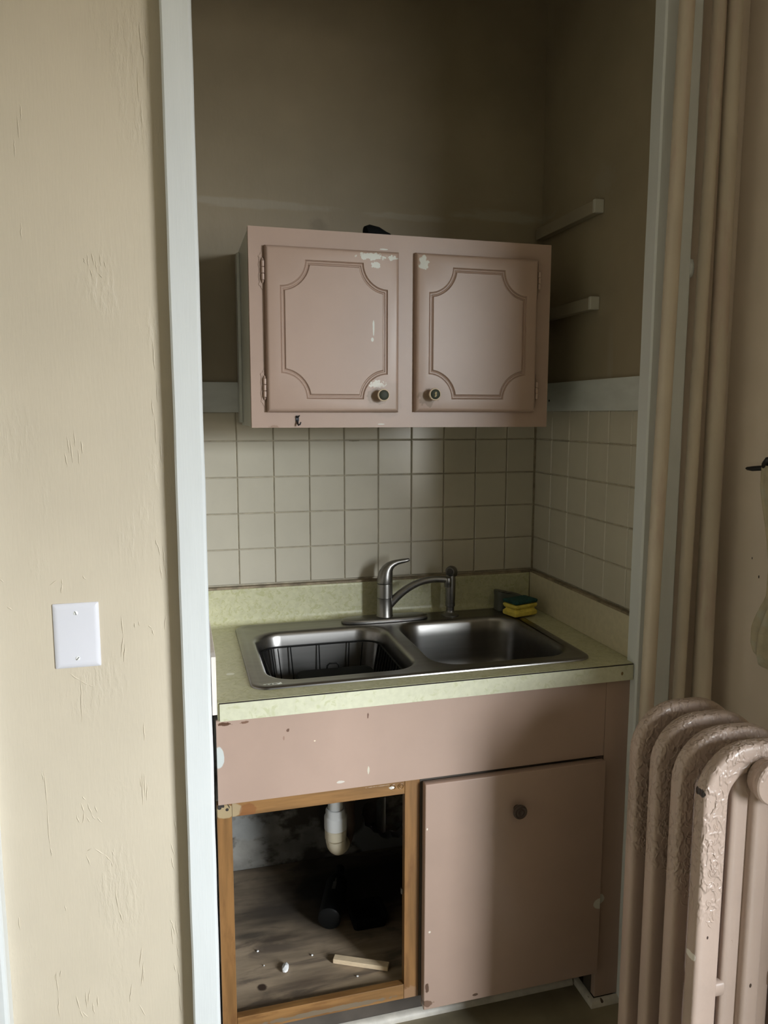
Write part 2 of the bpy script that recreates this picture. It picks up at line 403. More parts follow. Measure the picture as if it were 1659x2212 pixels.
ORG = {}
def obj(name, bm, m, parent=None, smooth=None, org=None):
    """link a bmesh, built in world coordinates, as ONE object; its origin at the base centre"""
    bmesh.ops.recalc_face_normals(bm, faces=bm.faces[:])
    me = bpy.data.meshes.new(name)
    if parent is not None:
        o_ = ORG[parent.name] if org is None else org
    vs = [v.co for v in bm.verts]
    cx = (min(v.x for v in vs) + max(v.x for v in vs)) / 2
    cy = (min(v.y for v in vs) + max(v.y for v in vs)) / 2
    cz = min(v.z for v in vs)
    og = Vector((cx, cy, cz))
    bmesh.ops.translate(bm, verts=bm.verts[:], vec=-og)
    if smooth:
        for f in bm.faces: f.smooth = True
        for e in bm.edges:
            if len(e.link_faces) == 2 and e.calc_face_angle(0) > smooth: e.smooth = False
    bm.to_mesh(me); bm.free()
    me.materials.append(M[m] if isinstance(m, str) else m)
    o = bpy.data.objects.new(name, me)
    C.objects.link(o)
    ORG[o.name] = og
    if parent is not None:
        o.parent = parent
        o.location = og - ORG[parent.name]
    else:
        o.location = og
    return o

def tag(o, label, cat, group=None, kind=None):
    o['label'] = label; o['category'] = cat
    if group: o['group'] = group
    if kind: o['kind'] = kind
    return o

def thing(name, label, cat, loc, group=None):
    o = bpy.data.objects.new(name, None)
    C.objects.link(o); o.location = loc
    o.empty_display_size = .05
    ORG[o.name] = Vector(loc)
    return tag(o, label, cat, group)

def struct(name, bm, m, label, cat, parent=None, smooth=None):
    o = obj(name, bm, m, parent, smooth)
    if parent is None: tag(o, label, cat, kind='structure')
    return o

SM = .7
# ------------------------------------------------------------------ room shell
YF = -.584      # plane of the room's front wall around the alcove
AL, AR = -1.034, .004   # alcove side walls
CEIL = 2.95
XL, XR = -2.8, 3.0
struct('floor', bbox(XL - .1, XR + .1, ROOMY - WD, .3, -.06, 0, 0), 'floor', 'brown linoleum floor under the sink cabinet', 'floor')
struct('ceiling', bbox(XL - .1, XR + .1, ROOMY - WD, .3, CEIL, CEIL + .06, 0), 'ceiling', 'plain pale ceiling over room and alcove', 'ceiling')

# alcove back wall, painted part (z > .9) and the old plaster below with its broken hole
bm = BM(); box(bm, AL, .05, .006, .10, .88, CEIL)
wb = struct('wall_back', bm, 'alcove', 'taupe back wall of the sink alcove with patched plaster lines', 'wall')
bm = BM()
hole = [(-.5585, .2877), (-.548, .302), (-.520, .300), (-.500, .310), (-.4756, .3086), (-.45, .312), (-.415, .3038), (-.404, .27), (-.410, .22), (-.4184, .1812), (-.4415, .1657),
        (-.462, .172), (-.4784, .1667), (-.500, .178), (-.5089, .1918), (-.524, .197), (-.5362, .2147), (-.552, .224), (-.5541, .2485), (-.562, .265)]
a = [bm.verts.new((x, .006, z)) for x, z in ((AL, 0), (.05, 0), (.05, .88), (AL, .88))]
h0 = [bm.verts.new((x, .006, z)) for x, z in hole]
h1 = [bm.verts.new((x + random.uniform(-.004, .004), .05, z + random.uniform(-.004, .004))) for x, z in hole]
fill(bm, [a, h0])
for i in range(len(hole)):
    j = (i + 1) % len(hole); bm.faces.new((h0[i], h0[j], h1[j], h1[i]))
box(bm, AL, .05, .09, .10, 0, .88)
obj('lower_plaster', bm, 'under', wb)
bm = BM(); tube(bm, [(-.484, .07, .02), (-.484, .07, .6)], .017, 12)
tag(obj('old_pipe', bm, 'oldpipe', None, SM), 'old grey vertical pipe inside the broken hole in the plaster under the sink', 'pipe')

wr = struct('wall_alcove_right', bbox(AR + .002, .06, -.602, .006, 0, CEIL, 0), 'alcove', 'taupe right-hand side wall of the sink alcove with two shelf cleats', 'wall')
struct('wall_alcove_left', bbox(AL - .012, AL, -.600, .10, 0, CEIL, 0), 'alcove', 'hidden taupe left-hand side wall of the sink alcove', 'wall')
wfl = struct('wall_front_left', bbox(XL, AL - .014, YF, .10, 0, CEIL, 0), 'wall', 'sunlit beige wall left of the alcove with brushed paint ridges', 'wall')
RIDGES = [(-1.3109, 0.9917, -1.2924, 0.9753), (-1.2924, 0.9753, -1.2753, 0.9639), (-1.2753, 0.9639, -1.2683, 0.9613), (-1.316, 1.1877, -1.3148, 1.1764), (-1.3148, 1.1764, -1.3183, 1.1578), (-1.3388, 1.175, -1.3229, 1.1862), (-1.277, 1.1921, -1.2713, 1.1833), (-1.2069, 1.1045, -1.2049, 1.0655), (-1.2049, 1.0655, -1.2105, 1.017), (-1.2021, 1.0457, -1.2055, 1.0067), (-1.2894, 0.9829, -1.2921, 0.8868), (-1.1554, 1.0813, -1.1484, 1.073), (-1.1484, 1.073, -1.1452, 1.0589), (-1.1824, 1.0882, -1.181, 1.0773), (-1.1732, 1.0905, -1.1718, 1.0806), (-1.3021, 0.7123, -1.2968, 0.6911), (-1.2968, 0.6911, -1.3005, 0.6681), (-1.2887, 0.7104, -1.2826, 0.6839), (-1.2826, 0.6839, -1.2768, 0.6728), (-1.272, 0.6772, -1.2636, 0.6626), (-1.3122, 0.6882, -1.3068, 0.669), (-1.2754, 0.7034, -1.2716, 0.6875), (-1.2919, 0.6801, -1.287, 0.6681), (-1.2987, 0.727, -1.2919, 0.718), (-1.1791, 0.7673, -1.1802, 0.6899), (-1.1747, 0.7616, -1.1747, 0.7099), (-1.1834, 0.7525, -1.1823, 0.7317), (-1.1699, 0.7404, -1.1723, 0.6992), (-1.3686, 0.7966, -1.3667, 0.7163), (-1.3667, 0.7163, -1.3661, 0.6249), (-1.3734, 0.7893, -1.3693, 0.7668), (-1.3643, 0.6246, -1.3636, 0.604), (-1.2953, 0.6054, -1.2842, 0.6099), (-1.2797, 0.6081, -1.2621, 0.5918), (-1.2621, 0.5918, -1.249, 0.575), (-1.2975, 0.5975, -1.2896, 0.5712), (-1.2462, 0.5976, -1.2429, 0.5866), (-1.2491, 0.5729, -1.2458, 0.5618), (-1.2426, 0.5053, -1.2388, 0.4619), (-1.2388, 0.4619, -1.2306, 0.4336), (-1.3442, 0.4917, -1.3421, 0.4777), (-1.3677, 0.3449, -1.3669, 0.2888), (-1.3669, 0.2888, -1.3677, 0.237), (-1.3679, 0.3428, -1.3707, 0.3219), (-1.3586, 0.3451, -1.3612, 0.3306), (-1.3315, 0.2811, -1.3266, 0.2473), (-1.3266, 0.2473, -1.3203, 0.224), (-1.3127, 0.2879, -1.3119, 0.244), (-1.3032, 0.2913, -1.3095, 0.2544), (-1.3001, 0.2578, -1.2976, 0.2298), (-1.2901, 0.272, -1.2894, 0.2445), (-1.3214, 0.2407, -1.3109, 0.224), (-1.2186, 0.2841, -1.225, 0.2412), (-1.2062, 0.2315, -1.1919, 0.2003), (-1.1929, 0.3283, -1.1988, 0.2743), (-1.1952, 0.3671, -1.2009, 0.3189), (-1.1948, 0.3287, -1.1926, 0.2841), (-1.1298, 0.4147, -1.1251, 0.3808), (-1.1238, 0.419, -1.1186, 0.3685), (-1.1321, 0.4041, -1.1297, 0.3597), (-1.1219, 0.3581, -1.1173, 0.3184), (-1.1302, 0.3154, -1.126, 0.2923), (-1.1218, 0.3026, -1.1177, 0.2457), (-1.1335, 0.4208, -1.13, 0.4081), (-1.1204, 1.2443, -1.1184, 1.196), (-1.131, 1.2524, -1.1274, 1.2254), (-1.1161, 1.2103, -1.1157, 1.1667), (-1.1272, 1.2061, -1.1246, 1.1769), (-1.1344, 1.2593, -1.1313, 1.2448), (-1.1152, 1.1276, -1.1144, 1.0981), (-1.1199, 1.0984, -1.1228, 1.0691), (-1.1288, 2.2473, -1.1263, 2.1827), (-1.1237, 2.2074, -1.1228, 2.1421), (-1.1356, 2.1571, -1.1345, 2.0996), (-1.1311, 2.0999, -1.1297, 2.0502), (-1.1175, 2.2407, -1.1154, 2.2084), (-1.1169, 2.1674, -1.117, 2.118), (-1.3479, 2.0538, -1.3478, 2.0137), (-1.3421, 2.0744, -1.3414, 2.0448), (-1.3528, 1.8662, -1.353, 1.833), (-1.2397, 1.8158, -1.2376, 1.7885), (-1.2313, 1.8188, -1.2281, 1.7959), (-1.2252, 1.8063, -1.223, 1.7807), (-1.2163, 1.8171, -1.2157, 1.7939), (-1.2351, 1.7887, -1.2317, 1.7716), (-1.2093, 1.8072, -1.2075, 1.79), (-1.2213, 1.7807, -1.2133, 1.7725), (-1.2466, 1.8086, -1.2439, 1.7968), (-1.2918, 1.4715, -1.2894, 1.4355), (-1.2864, 1.4625, -1.2835, 1.4173), (-1.2788, 1.4804, -1.2778, 1.4489), (-1.2976, 1.4401, -1.2941, 1.4084), (-1.2737, 1.4443, -1.2718, 1.4125), (-1.2661, 1.4623, -1.2657, 1.4352), (-1.1253, 1.657, -1.124, 1.5985), (-1.1211, 1.5804, -1.12, 1.5349), (-1.1272, 1.5073, -1.1257, 1.452), (-1.1191, 1.4612, -1.1171, 1.4147), (-1.1312, 1.5439, -1.1299, 1.5073), (-1.3564, 2.0129, -1.3566, 1.9806), (-1.4272, 1.194, -1.421, 1.1863), (-1.418, 1.1379, -1.4077, 1.1298), (-1.1275, 0.5978, -1.119, 0.5644), (-1.1178, 0.66, -1.1154, 0.6172), (-1.1267, 0.5657, -1.122, 0.5327), (-1.12, 0.2349, -1.1175, 0.1891), (-1.4337, 0.4821, -1.4319, 0.4506), (-1.1723, 0.8737, -1.172, 0.833)]
bm = BM()
for (xa, za, xb, zb) in RIDGES:                 # drips and brush ridges of old paint, a millimetre proud
    A_, B_ = Vector((xa, YF, za)), Vector((xb, YF, zb))
    n_ = 6; L_ = (B_ - A_).length
    pts = [A_.lerp(B_, k / n_) + Vector((.0016 * mnoise.noise(Vector((xa * 90, k * .7, za * 50))), .0, .001 * mnoise.noise(Vector((za * 90, k * .7, 3))))) for k in range(n_ + 1)]
    tube(bm, pts, [.0002 + (.0009 + .0006 * abs(mnoise.noise(Vector((xa * 300, za * 300, 1))))) * math.sin(PI * (k + .25) / (n_ + .5)) for k in range(n_ + 1)], 6)
o_r = obj('paint_ridges', bm, 'wall', wfl, 1.2); o_r['kind'] = 'stuff'
struct('wall_front_right', bbox(.062, XR, YF, .10, 0, CEIL, 0), 'rightwall', 'narrow shaded wall strip behind the vertical pipes', 'wall')
struct('wall_header', bbox(AL - .012, .06, YF, YF + .10, 2.52, CEIL, 0), 'wall', 'wall above the alcove opening', 'wall')
STUB = -1.80  # unseen near end of the right wall, length chosen to shade the alcove
struct('wall_right', bbox(WX, WX + .14, STUB, YF - .0005, 0, CEIL, 0), 'rightwall', 'pinkish beige wall behind the radiator on the right', 'wall')
struct('wall_far_right', bbox(XR, XR + .1, ROOMY, .1, 0, CEIL, 0), 'darkroom', 'far right wall of the room, outside the view', 'wall')
struct('wall_left', bbox(XL - .1, XL, ROOMY, .10, 0, CEIL, 0), 'midroom', 'far left wall of the room', 'wall')
bm = BM()
y0, y1 = ROOMY - WD, ROOMY
box(bm, XL, WX0, y0, y1, 0, CEIL); box(bm, WX1, XR, y0, y1, 0, CEIL)
box(bm, WX0, WX1, y0, y1, 0, WZ0); box(bm, WX0, WX1, y0, y1, WZ1, CEIL)
struct('wall_rear', bm, 'darkroom', 'wall of the room behind the camera with the window', 'wall')

# the window the daylight comes through (rear wall, behind the camera to the right)
wn = thing('window_1', 'tall sash window in the wall behind the camera', 'window', ((WX0 + WX1) / 2, ROOMY - WD + .03, WZ0)); wn['kind'] = 'structure'
fy0, fy1 = ROOMY - WD + .01, ROOMY - WD + .05
for nm, a in (('jamb', (WX0, WX0 + .03, WZ0, WZ1)), ('jamb', (WX1 - .03, WX1, WZ0, WZ1)), ('head_rail', (WX0 + .03, WX1 - .03, WZ1 - .04, WZ1)),
              ('sill_rail', (WX0 + .03, WX1 - .03, WZ0, WZ0 + .04)), ('meeting_rail', (WX0 + .03, WX1 - .03, 1.75, 1.785))):
    obj(nm, bbox(a[0], a[1], fy0, fy1, a[2], a[3], .003), 'trim', wn)
for z0, z1 in ((WZ0 + .04, 1.75), (1.785, WZ1 - .04)):
    obj('pane', bbox(WX0 + .03, WX1 - .03, fy0 + .018, fy0 + .022, z0, z1, 0), gl, wn)

# casings and trims
def casing(name, x0, x1, label, zb=0, z1=2.50, y0=-.625, back=-.583):
    bm = BM()
    lp = [(x0, back), (x0, y0 + .004), (x0 + .004, y0), (x1 - .007, y0), (x1 - .002, y0 + .005), (x1, y0 + .010), (x1, back)]
    n = 60; rows = []
    for i in range(n + 1):
        z = zb + (z1 - zb) * i / n
        j = [.0009 * mnoise.noise(Vector((z * 7, k * 3.1, x0 * 9))) for k in (0, 1)]
        rows.append([(x + (j[0] if k < 3 else j[1]), y, z) for k, (x, y) in enumerate(lp)])
    loft(bm, rows)
    return struct(name, bm, 'trim', label, 'trim')
casing('trim_1', -1.0915, -1.0335, 'bright white painted casing strip between beige wall and alcove')
rc = casing('trim_2', -.027, .0725, 'greyish white painted casing behind the front vertical pipe', back=-.5845)
bm = BM()    # plaster blob that bulges off its right edge
bmesh.ops.create_icosphere(bm, subdivisions=3, radius=1)
for v in bm.verts:
    v.co = Vector((.072 + v.co.x * .011, -.612 + v.co.y * .014, 1.848 + v.co.z * .024 + .006 * mnoise.noise(v.co * 2)))
obj('paint_blob', bm, 'trim', rc, SM)
casing('trim_3', -1.60, -1.456, 'white door casing at the lower left edge of the beige wall')
struct('trim_4', bbox(AL + .002, .002, -.0075, .005, 1.517, 1.6005, .0015), 'board', 'grey white board above the tiles on the back wall', 'trim')
bm = bbox(-.0085, .005, -.598, -.010, 1.522, 1.605, .0015)
bt = struct('trim_5', bm, 'board', 'grey white board above the tiles on the right alcove wall', 'trim')
bm = BM(); lathe(bm, (0, 0, 0), [(.003, -.001), (.003, .0015), (.001, .002)], 'y', 10)
bmesh.ops.rotate(bm, verts=bm.verts[:], cent=(0, 0, 0), matrix=Matrix.Rotation(-PI / 2, 3, 'Z'))
bmesh.ops.translate(bm, verts=bm.verts[:], vec=(-.0085, -.10, 1.553))
obj('nail_hole', bm, 'darkgap', bt)

# ------------------------------------------------------------------ tiles, each one a piece of its wall
P_ = .1035; ZE = 1.1266; G = .0024
tile_cache = {}
def tile_mesh(w, h, plane):
    k = (round(w, 4), round(h, 4), plane)
    if k in tile_cache: return tile_cache[k]
    bm = BM(); b = .0022; t = .0065
    if plane == 'b':
        L0 = [(-w / 2, t, 0), (w / 2, t, 0), (w / 2, t, h), (-w / 2, t, h)]
        L1 = [(-w / 2, b, 0), (w / 2, b, 0), (w / 2, b, h), (-w / 2, b, h)]
        L2 = [(-w / 2 + b, 0, b), (w / 2 - b, 0, b), (w / 2 - b, 0, h - b), (-w / 2 + b, 0, h - b)]
    else:
        L0 = [(t, w / 2, 0), (t, -w / 2, 0), (t, -w / 2, h), (t, w / 2, h)]
        L1 = [(b, w / 2, 0), (b, -w / 2, 0), (b, -w / 2, h), (b, w / 2, h)]
        L2 = [(0, w / 2 - b, b), (0, -w / 2 + b, b), (0, -w / 2 + b, h - b), (0, w / 2 - b, h - b)]
    loft(bm, [L0, L1, L2])
    bmesh.ops.recalc_face_normals(bm, faces=bm.faces[:])
    me = bpy.data.meshes.new('tile'); bm.to_mesh(me); bm.free(); me.materials.append(M['tile'])
    tile_cache[k] = me
    return me
def put_tile(parent, me, loc):
    o = bpy.data.objects.new('tile', me); C.objects.link(o); o.parent = parent
    o.location = Vector(loc) - ORG[parent.name]
    o.rotation_euler = (random.uniform(-.0045, .0045), 0, random.uniform(-.0045, .0045))
rows = [(ZE - P_, P_ - G), (ZE, P_ - G), (ZE + P_, P_ - G), (ZE + 2 * P_, P_ - G), (ZE + 3 * P_, 1.5165 - ZE - 3 * P_)]
D0 = .0964
cols = [(-D0, -.002)] + [(-D0 - (i + 1) * P_, -D0 - i * P_) for i in range(9)]
cols[-1] = (AL + .001, cols[-1][1])
for x0, x1 in cols:
    for z, h in rows:
        w = x1 - x0 - G
        put_tile(wb, tile_mesh(w, h, 'b'), ((x0 + x1) / 2, 0, z + G / 2))
E0 = .107
ycols = [(-.001, -E0)] + [(-E0 - i * P_, -E0 - (i + 1) * P_) for i in range(5)]
ycols[-1] = (ycols[-1][0], -.6005)
for y0, y1 in ycols:
    for k, (z, h) in enumerate(rows):
        if k == 4: h += .005
        put_tile(wr, tile_mesh(y0 - y1 - G, h, 'r'), (0, (y0 + y1) / 2, z + G / 2))
bm = BM(); box(bm, AL + .001, .004, .0045, .0062, ZE - P_ - .01, 1.518); obj('grout', bm, 'grout', wb)
bm = BM(); box(bm, .0035, .0062, -.600, .004, ZE - P_ - .01, 1.523); obj('grout', bm, 'grout', wr)

# ------------------------------------------------------------------ shelf cleats on the right alcove wall
def cleat(z, label, yend):
    t = thing('shelf_cleat', label, 'cleat', (-.008, yend / 2, z), 'shelf cleats on the right alcove wall')
    obj('batten', bbox(-.019, .0055, yend + .003, -.002, z, z + .032, .002), 'cleatp', t)
    obj('end_block', bbox(-.022, .0055, yend - .010, yend + .002, z - .001, z + .033, .002), 'cleatend', t)
cleat(2.034, 'upper painted shelf cleat on right alcove wall, above cabinet top', -.335)
cleat(1.789, 'lower painted shelf cleat on right alcove wall, beside cabinet doors', -.33)

# ------------------------------------------------------------------ upper wall cabinet
UX0, UX1, UZ0, UZ1, UY = -.9095, -.124, 1.4795, 1.9512, -.31
uc = thing('wall_cabinet', 'pink painted two-door wall cabinet with chipped paint above the sink', 'cabinet', ((UX0 + UX1) / 2, UY / 2, UZ0))
obj('side_panel', bbox(UX0 + .001, UX0 + .016, UY + .018, -.009, UZ0 + .003, UZ1 - .002, .001), 'sidegrey', uc)['label'] = 'off white left side panel'
obj('side_panel', bbox(UX1 - .016, UX1 - .001, UY + .018, -.0105, UZ0 + .003, UZ1 - .002, .001), 'sidegrey', uc)
obj('filler_strip', bbox(UX0 - .0075, UX0 + .0005, -.060, -.009, UZ0 + .010, UZ1 - .012, .001), 'sidegrey', uc)
obj('top_panel', bbox(UX0 + .017, UX1 - .017, UY + .018, -.009, UZ1 - .018, UZ1 - .003, .001), 'sidegrey', uc)
obj('bottom_panel', bbox(UX0 + .017, UX1 - .017, UY + .018, -.009, UZ0 + .004, UZ0 + .018, .001), 'sidegrey', uc)
obj('back_panel', bbox(UX0 + .017, UX1 - .017, -.0145, -.009, UZ0 + .018, UZ1 - .018, 0), 'darkwood', uc)
F0, F1 = UY, UY + .018
D1 = (-.8725, -.5425, 1.5175, 1.9085); D2 = (-.4995, -.1655, 1.5185, 1.9105)
bm = BM()
o_ = [(UX0, UZ0), (UX1, UZ0), (UX1, UZ1), (UX0, UZ1)]
hs = [[(d[0] + .008, d[2] + .008), (d[1] - .008, d[2] + .008), (d[1] - .008, d[3] - .008), (d[0] + .008, d[3] - .008)] for d in (D1, D2)]
fr = [[bm.verts.new((x, F0, z)) for x, z in lp] for lp in [o_] + hs]; bk = [[bm.verts.new((x, F1, z)) for x, z in lp] for lp in [o_] + hs]
fill(bm, fr); fill(bm, bk)
for A_, B_ in zip(fr, bk):
    for i in range(4):
        j = (i + 1) % 4; bm.faces.new((A_[i], A_[j], B_[j], B_[i]))
obj('face_frame', bm, 'pink', uc)

def groove_loop(g, d, n=10):
    x0, x1, z0, z1, r = g
    R = r + d
    k = math.sqrt(R * R - d * d)
    out = []
    a0 = math.asin(d / R)
    for (cx, cz, st) in ((x1, z1, PI), (x0, z1, -PI / 2), (x0, z0, 0), (x1, z0, PI / 2)):
        # concave arcs about each corner, walked so that the outline runs counter-clockwise
        for i in range(n + 1):
            t = i / n
            ang = {PI: 1.5 * PI - a0 - t * (PI / 2 - 2 * a0), -PI / 2: 2 * PI - a0 - t * (PI / 2 - 2 * a0),
                   0: PI / 2 - a0 - t * (PI / 2 - 2 * a0), PI / 2: PI - a0 - t * (PI / 2 - 2 * a0)}[st]
            out.append((cx + R * math.cos(ang), cz + R * math.sin(ang)))
    return out

def make_door(name, d, g, parent, m):
    x0, x1, z0, z1 = d
    yb, yf = UY - .0008, UY - .0175
    bm = BM()
    def rect(i, y): return [(x0 + i, y, z0 + i), (x1 - i, y, z0 + i), (x1 - i, y, z1 - i), (x0 + i, y, z1 - i)]
    rws = loft(bm, [rect(0, yb), rect(0, yf + .010), rect(.001, yf + .0055), rect(.0035, yf + .0022), rect(.007, yf + .0005), rect(.0095, yf)], True, False)
    prof = [(0, 0), (.0022, .0042), (.0042, .0026), (.0062, .0026), (.0078, .0050), (.0098, .0046), (.0128, .0)]
    gl_ = [[bm.verts.new((x, yf + dy, z)) for x, z in groove_loop(g, dd)] for dd, dy in prof]
    fill(bm, [rws[-1], gl_[0]])
    for A_, B_ in zip(gl_, gl_[1:]):
        for i in range(len(A_)):
            j = (i + 1) % len(A_); bm.faces.new((A_[i], A_[j], B_[j], B_[i]))
    fill(bm, [gl_[-1]])
    return obj(name, bm, m, parent, .5)
d1 = make_door('door', D1, (-.839, -.5725, 1.549, 1.8775, .0615), uc, 'pink')
d2 = make_door('door', D2, (-.4655, -.1975, 1.5505, 1.878, .0625), uc, 'pink')

def upper_knob(door, x, z, worn):
    y = UY - .0175
    bm = BM(); lathe(bm, (x, y + .0003, z), [(.009, 0), (.0085, .004), (.0075, .010), (.010, .014), (.0148, .018), (.0158, .022), (.0150, .0255), (.0128, .0268), (.0122, .0255)], 'y', 28)
    k = obj('knob', bm, 'knobcream', door, SM)
    bm = BM(); lathe(bm, (x, y, z), [(.0120, .0250), (.0122, .0262), (.0105, .0275), (.006, .0284), (.001, .0287)], 'y', 24)
    i = obj('knob_inlay', bm, 'knobdark', door, SM)
    if worn:
        bm = BM()
        prism(bm, [(x - .0035, z - .006), (x - .0008, z - .0015), (x - .003, z + .001), (x - .0005, z + .0065), (x + .0035, z + .004), (x + .0015, z), (x + .003, z - .003), (x, z - .007)], y - .0294, y - .027)
        obj('knob_worn_spot', bm, 'brass', door)
upper_knob(d1, -.5895, 1.5595, False)
upper_knob(d2, -.4555, 1.5625, True)

def hinge(door, x, z, s):
    bm = BM()
    half = [(0, -.044), (-.0030, -.041), (-.0036, -.0365), (-.0075, -.0345), (-.0088, -.032), (-.0070, -.0285), (-.0062, -.026), (-.0080, -.017), (-.0088, -.012), (-.0070, -.006), (-.0068, 0)]
    full = half + [(p[0], -p[1]) for p in half[-2::-1]]
    prism(bm, [(x + s * p[0], z + p[1]) for p in full], UY - .0016, UY - .0001)
    for c in (-.026, .026):
        lathe(bm, (x - s * .0028, UY - .0014, z + c * 1.15), [(.0018, 0), (.0015, .0008), (.0003, .001)], 'y', 8)
    obj('hinge_leaf', bm, 'pink', door, SM)
    bm = BM()
    for a, b in ((-.0225, -.0078), (-.0072, .0072), (.0078, .0225)):
        ky = UY - (.0055 if s > 0 else .0125)
        tube(bm, [(x + s * .0012, ky, z + a), (x + s * .0012, ky, z + a + .001), (x + s * .0012, ky, z + b - .001), (x + s * .0012, ky, z + b)], [.0032, .0043, .0043, .0032], 12)
    for e in (-1, 1):
        tube(bm, [(x + s * .0012, UY - .005, z + e * .0225), (x + s * .0008, UY - .004, z + e * .027), (x, UY - .002, z + e * .030)], [.0036, .0022, .0009], 8)
    obj('hinge_knuckle', bm, 'pink', door, SM)
for z in (1.8505, 1.5755): hinge(d1, -.8778, z, 1)
for z in (1.857, 1.575): hinge(d2, -.1602, z, -1)

bm = BM()
hx, hz = -.7985, 1.4965
prism(bm, rrect(hx, hz + .005, .0042, .0075, .003, 4), UY - .0022, UY - .0001)
tube(bm, [(hx + .0005, UY - .002, hz + .009), (hx + .001, UY - .010, hz + .010), (hx + .004, UY - .013, hz + .0125)], [.0022, .002, .0014], 8)
tube(bm, [(hx, UY - .002, hz + .001), (hx, UY - .006, hz - .006), (hx + .001, UY - .011, hz - .0105), (hx + .004, UY - .016, hz - .009), (hx + .006, UY - .018, hz - .003)], [.0026, .0024, .0022, .002, .0014], 8)
obj('cup_hook', bm, 'hook', uc, SM)['label'] = 'small dark cup hook under the left door'

# black object lying on top of the cabinet
bm = BM(); tube(bm, [(-.604, -.215, 1.9715), (-.601, -.215, 1.973), (-.592, -.213, 1.974), (-.570, -.208, 1.9725), (-.548, -.202, 1.968), (-.536, -.20, 1.966), (-.532, -.199, 1.966)], [.009, .0175, .0215, .0205, .016, .0145, .009], 18)
tag(obj('black_bottle', bm, 'rubber', None, SM), 'black rounded bottle lying on top of the wall cabinet', 'bottle')

# ------------------------------------------------------------------ sink base cabinet
LX0, LX1 = -1.0255, -.002
lc = thing('sink_cabinet', 'pink sink base cabinet with left door missing and dark interior open', 'cabinet', ((LX0 + LX1) / 2, -.3, 0))
obj('false_front', bbox(LX0, -.0925, -.6005, -.592, .676, .868, .001), 'pinklow', lc)
obj('end_stile', bbox(-.0918, LX1, -.6003, -.582, .018, .868, .0012), 'pinklow', lc)['label'] = 'full height pink stile at the right end'
fy0, fy1 = -.5905, -.5715
st1 = obj('stile', bbox(-1.0285, -.9965, fy0, fy1, .118, .672, .0008), 'orangewood', lc); st1['label'] = 'bare orange wood stile with broken hinge mortise'
st2 = obj('stile', bbox(-.6025, -.5665, fy0, fy1, .118, .672, .0008), 'orangewood', lc); st2['label'] = 'bare orange wood stile beside the closed door'
rt = obj('rail', bbox(-.9960, -.6030, fy0 + .0006, fy1, .640, .672, .0008), 'orangewoodh', lc); rt['label'] = 'bare orange wood top rail of the opening'
rb = obj('rail', bbox(-.9960, -.6030, fy0 + .0006, fy1, .118, .1555, .0008), 'orangewoodh', lc); rb['label'] = 'bare orange wood bottom rail of the opening'
obj('inner_panel', bbox(-.566, -.0925, -.5905, -.5860, .118, .672, 0), 'darkwood', lc)
# mortise left by the missing hinge: a splintered corner block with dark bores
bm = BM(); prism(bm, [(-1.027, .673), (-.998, .674), (-.9965, .665), (-.9985, .655), (-1.001, .646), (-1.010, .641), (-1.020, .643), (-1.027, .640)], fy0 - .0016, fy0 + .0001)
obj('mortise_patch', bm, 'orangewood', st1)
bm = BM()
prism(bm, [(-1.0265, .6725), (-1.0135, .673), (-1.0120, .668), (-1.0145, .6655), (-1.018, .667), (-1.0195, .663), (-1.0235, .662), (-1.0265, .664)], fy0 - .0024, fy0 - .0014)
lathe(bm, (-1.0065, fy0 - .0014, .6600), [(.0034, -.001), (.0034, .0008), (.001, .001)], 'y', 14)
prism(bm, [(-1.0065, .673), (-1.0050, .673), (-1.0010, .6655), (-1.0015, .6615), (-1.0028, .6655)], fy0 - .0022, fy0 - .0014)
obj('screw_hole', bm, 'darkgap', st1)
for x in (-.6315, -.6120):
    bm = BM(); tube(bm, [(x + .0062 * math.cos(a), fy0 - .0002, .660 + .0062 * math.sin(a)) for a in [k * 2 * PI / 20 for k in range(20)]], .0011, 6, True)
    lathe(bm, (x, fy0 + .0004, .660), [(.004, 0), (.0035, .0014), (.0005, .0018)], 'y', 12)
    obj('screw', bm, 'orangewoodh', rt, SM)
bm = bbox(-.6075, -.6028, -.5800, -.5730, .3825, .397, .0012); obj('door_catch', bm, 'nickel', lc)
# cabinet box
obj('side_panel', bbox(-1.030, -1.0285 + .012, -.570, .002, .02, .866, 0), 'under', lc)
obj('side_panel', bbox(-.019, LX1 + .001, -.580, .002, .0, .866, 0), 'darkwood', lc)
# floor board of the cabinet: plywood with splintered front edge
bm = BM()
n = 40
xs = [-1.016 + (-.02 + 1.016) * i / n for i in range(n + 1)]
rowsy = [.003, -.25, -.5705]
top = [[bm.verts.new((x, y + (.0016 * mnoise.noise(Vector((x * 60, 0, 0))) if y < -.5 else 0), .139 + .0006 * mnoise.noise(Vector((x * 9, y * 9, 0))))) for x in xs] for y in rowsy]
bot = [[bm.verts.new((x, y, .126)) for x in xs] for y in rowsy]
for A_ in (top, bot):
    for q in range(2):
        for i in range(n): bm.faces.new((A_[q][i], A_[q][i + 1], A_[q + 1][i + 1], A_[q + 1][i]))
for q in (0, 2):
    for i in range(n): bm.faces.new((top[q][i], top[q][i + 1], bot[q][i + 1], bot[q][i]))
obj('cabinet_floor', bm, 'ply', lc)
obj('toe_board', bbox(-1.028, -.0935, -.511, -.500, .0, .124, 0), 'darkwood', lc)
obj('toe_return', bbox(-.0918, -.080, -.581, -.545, .0, .117, 0), 'darkwood', lc)
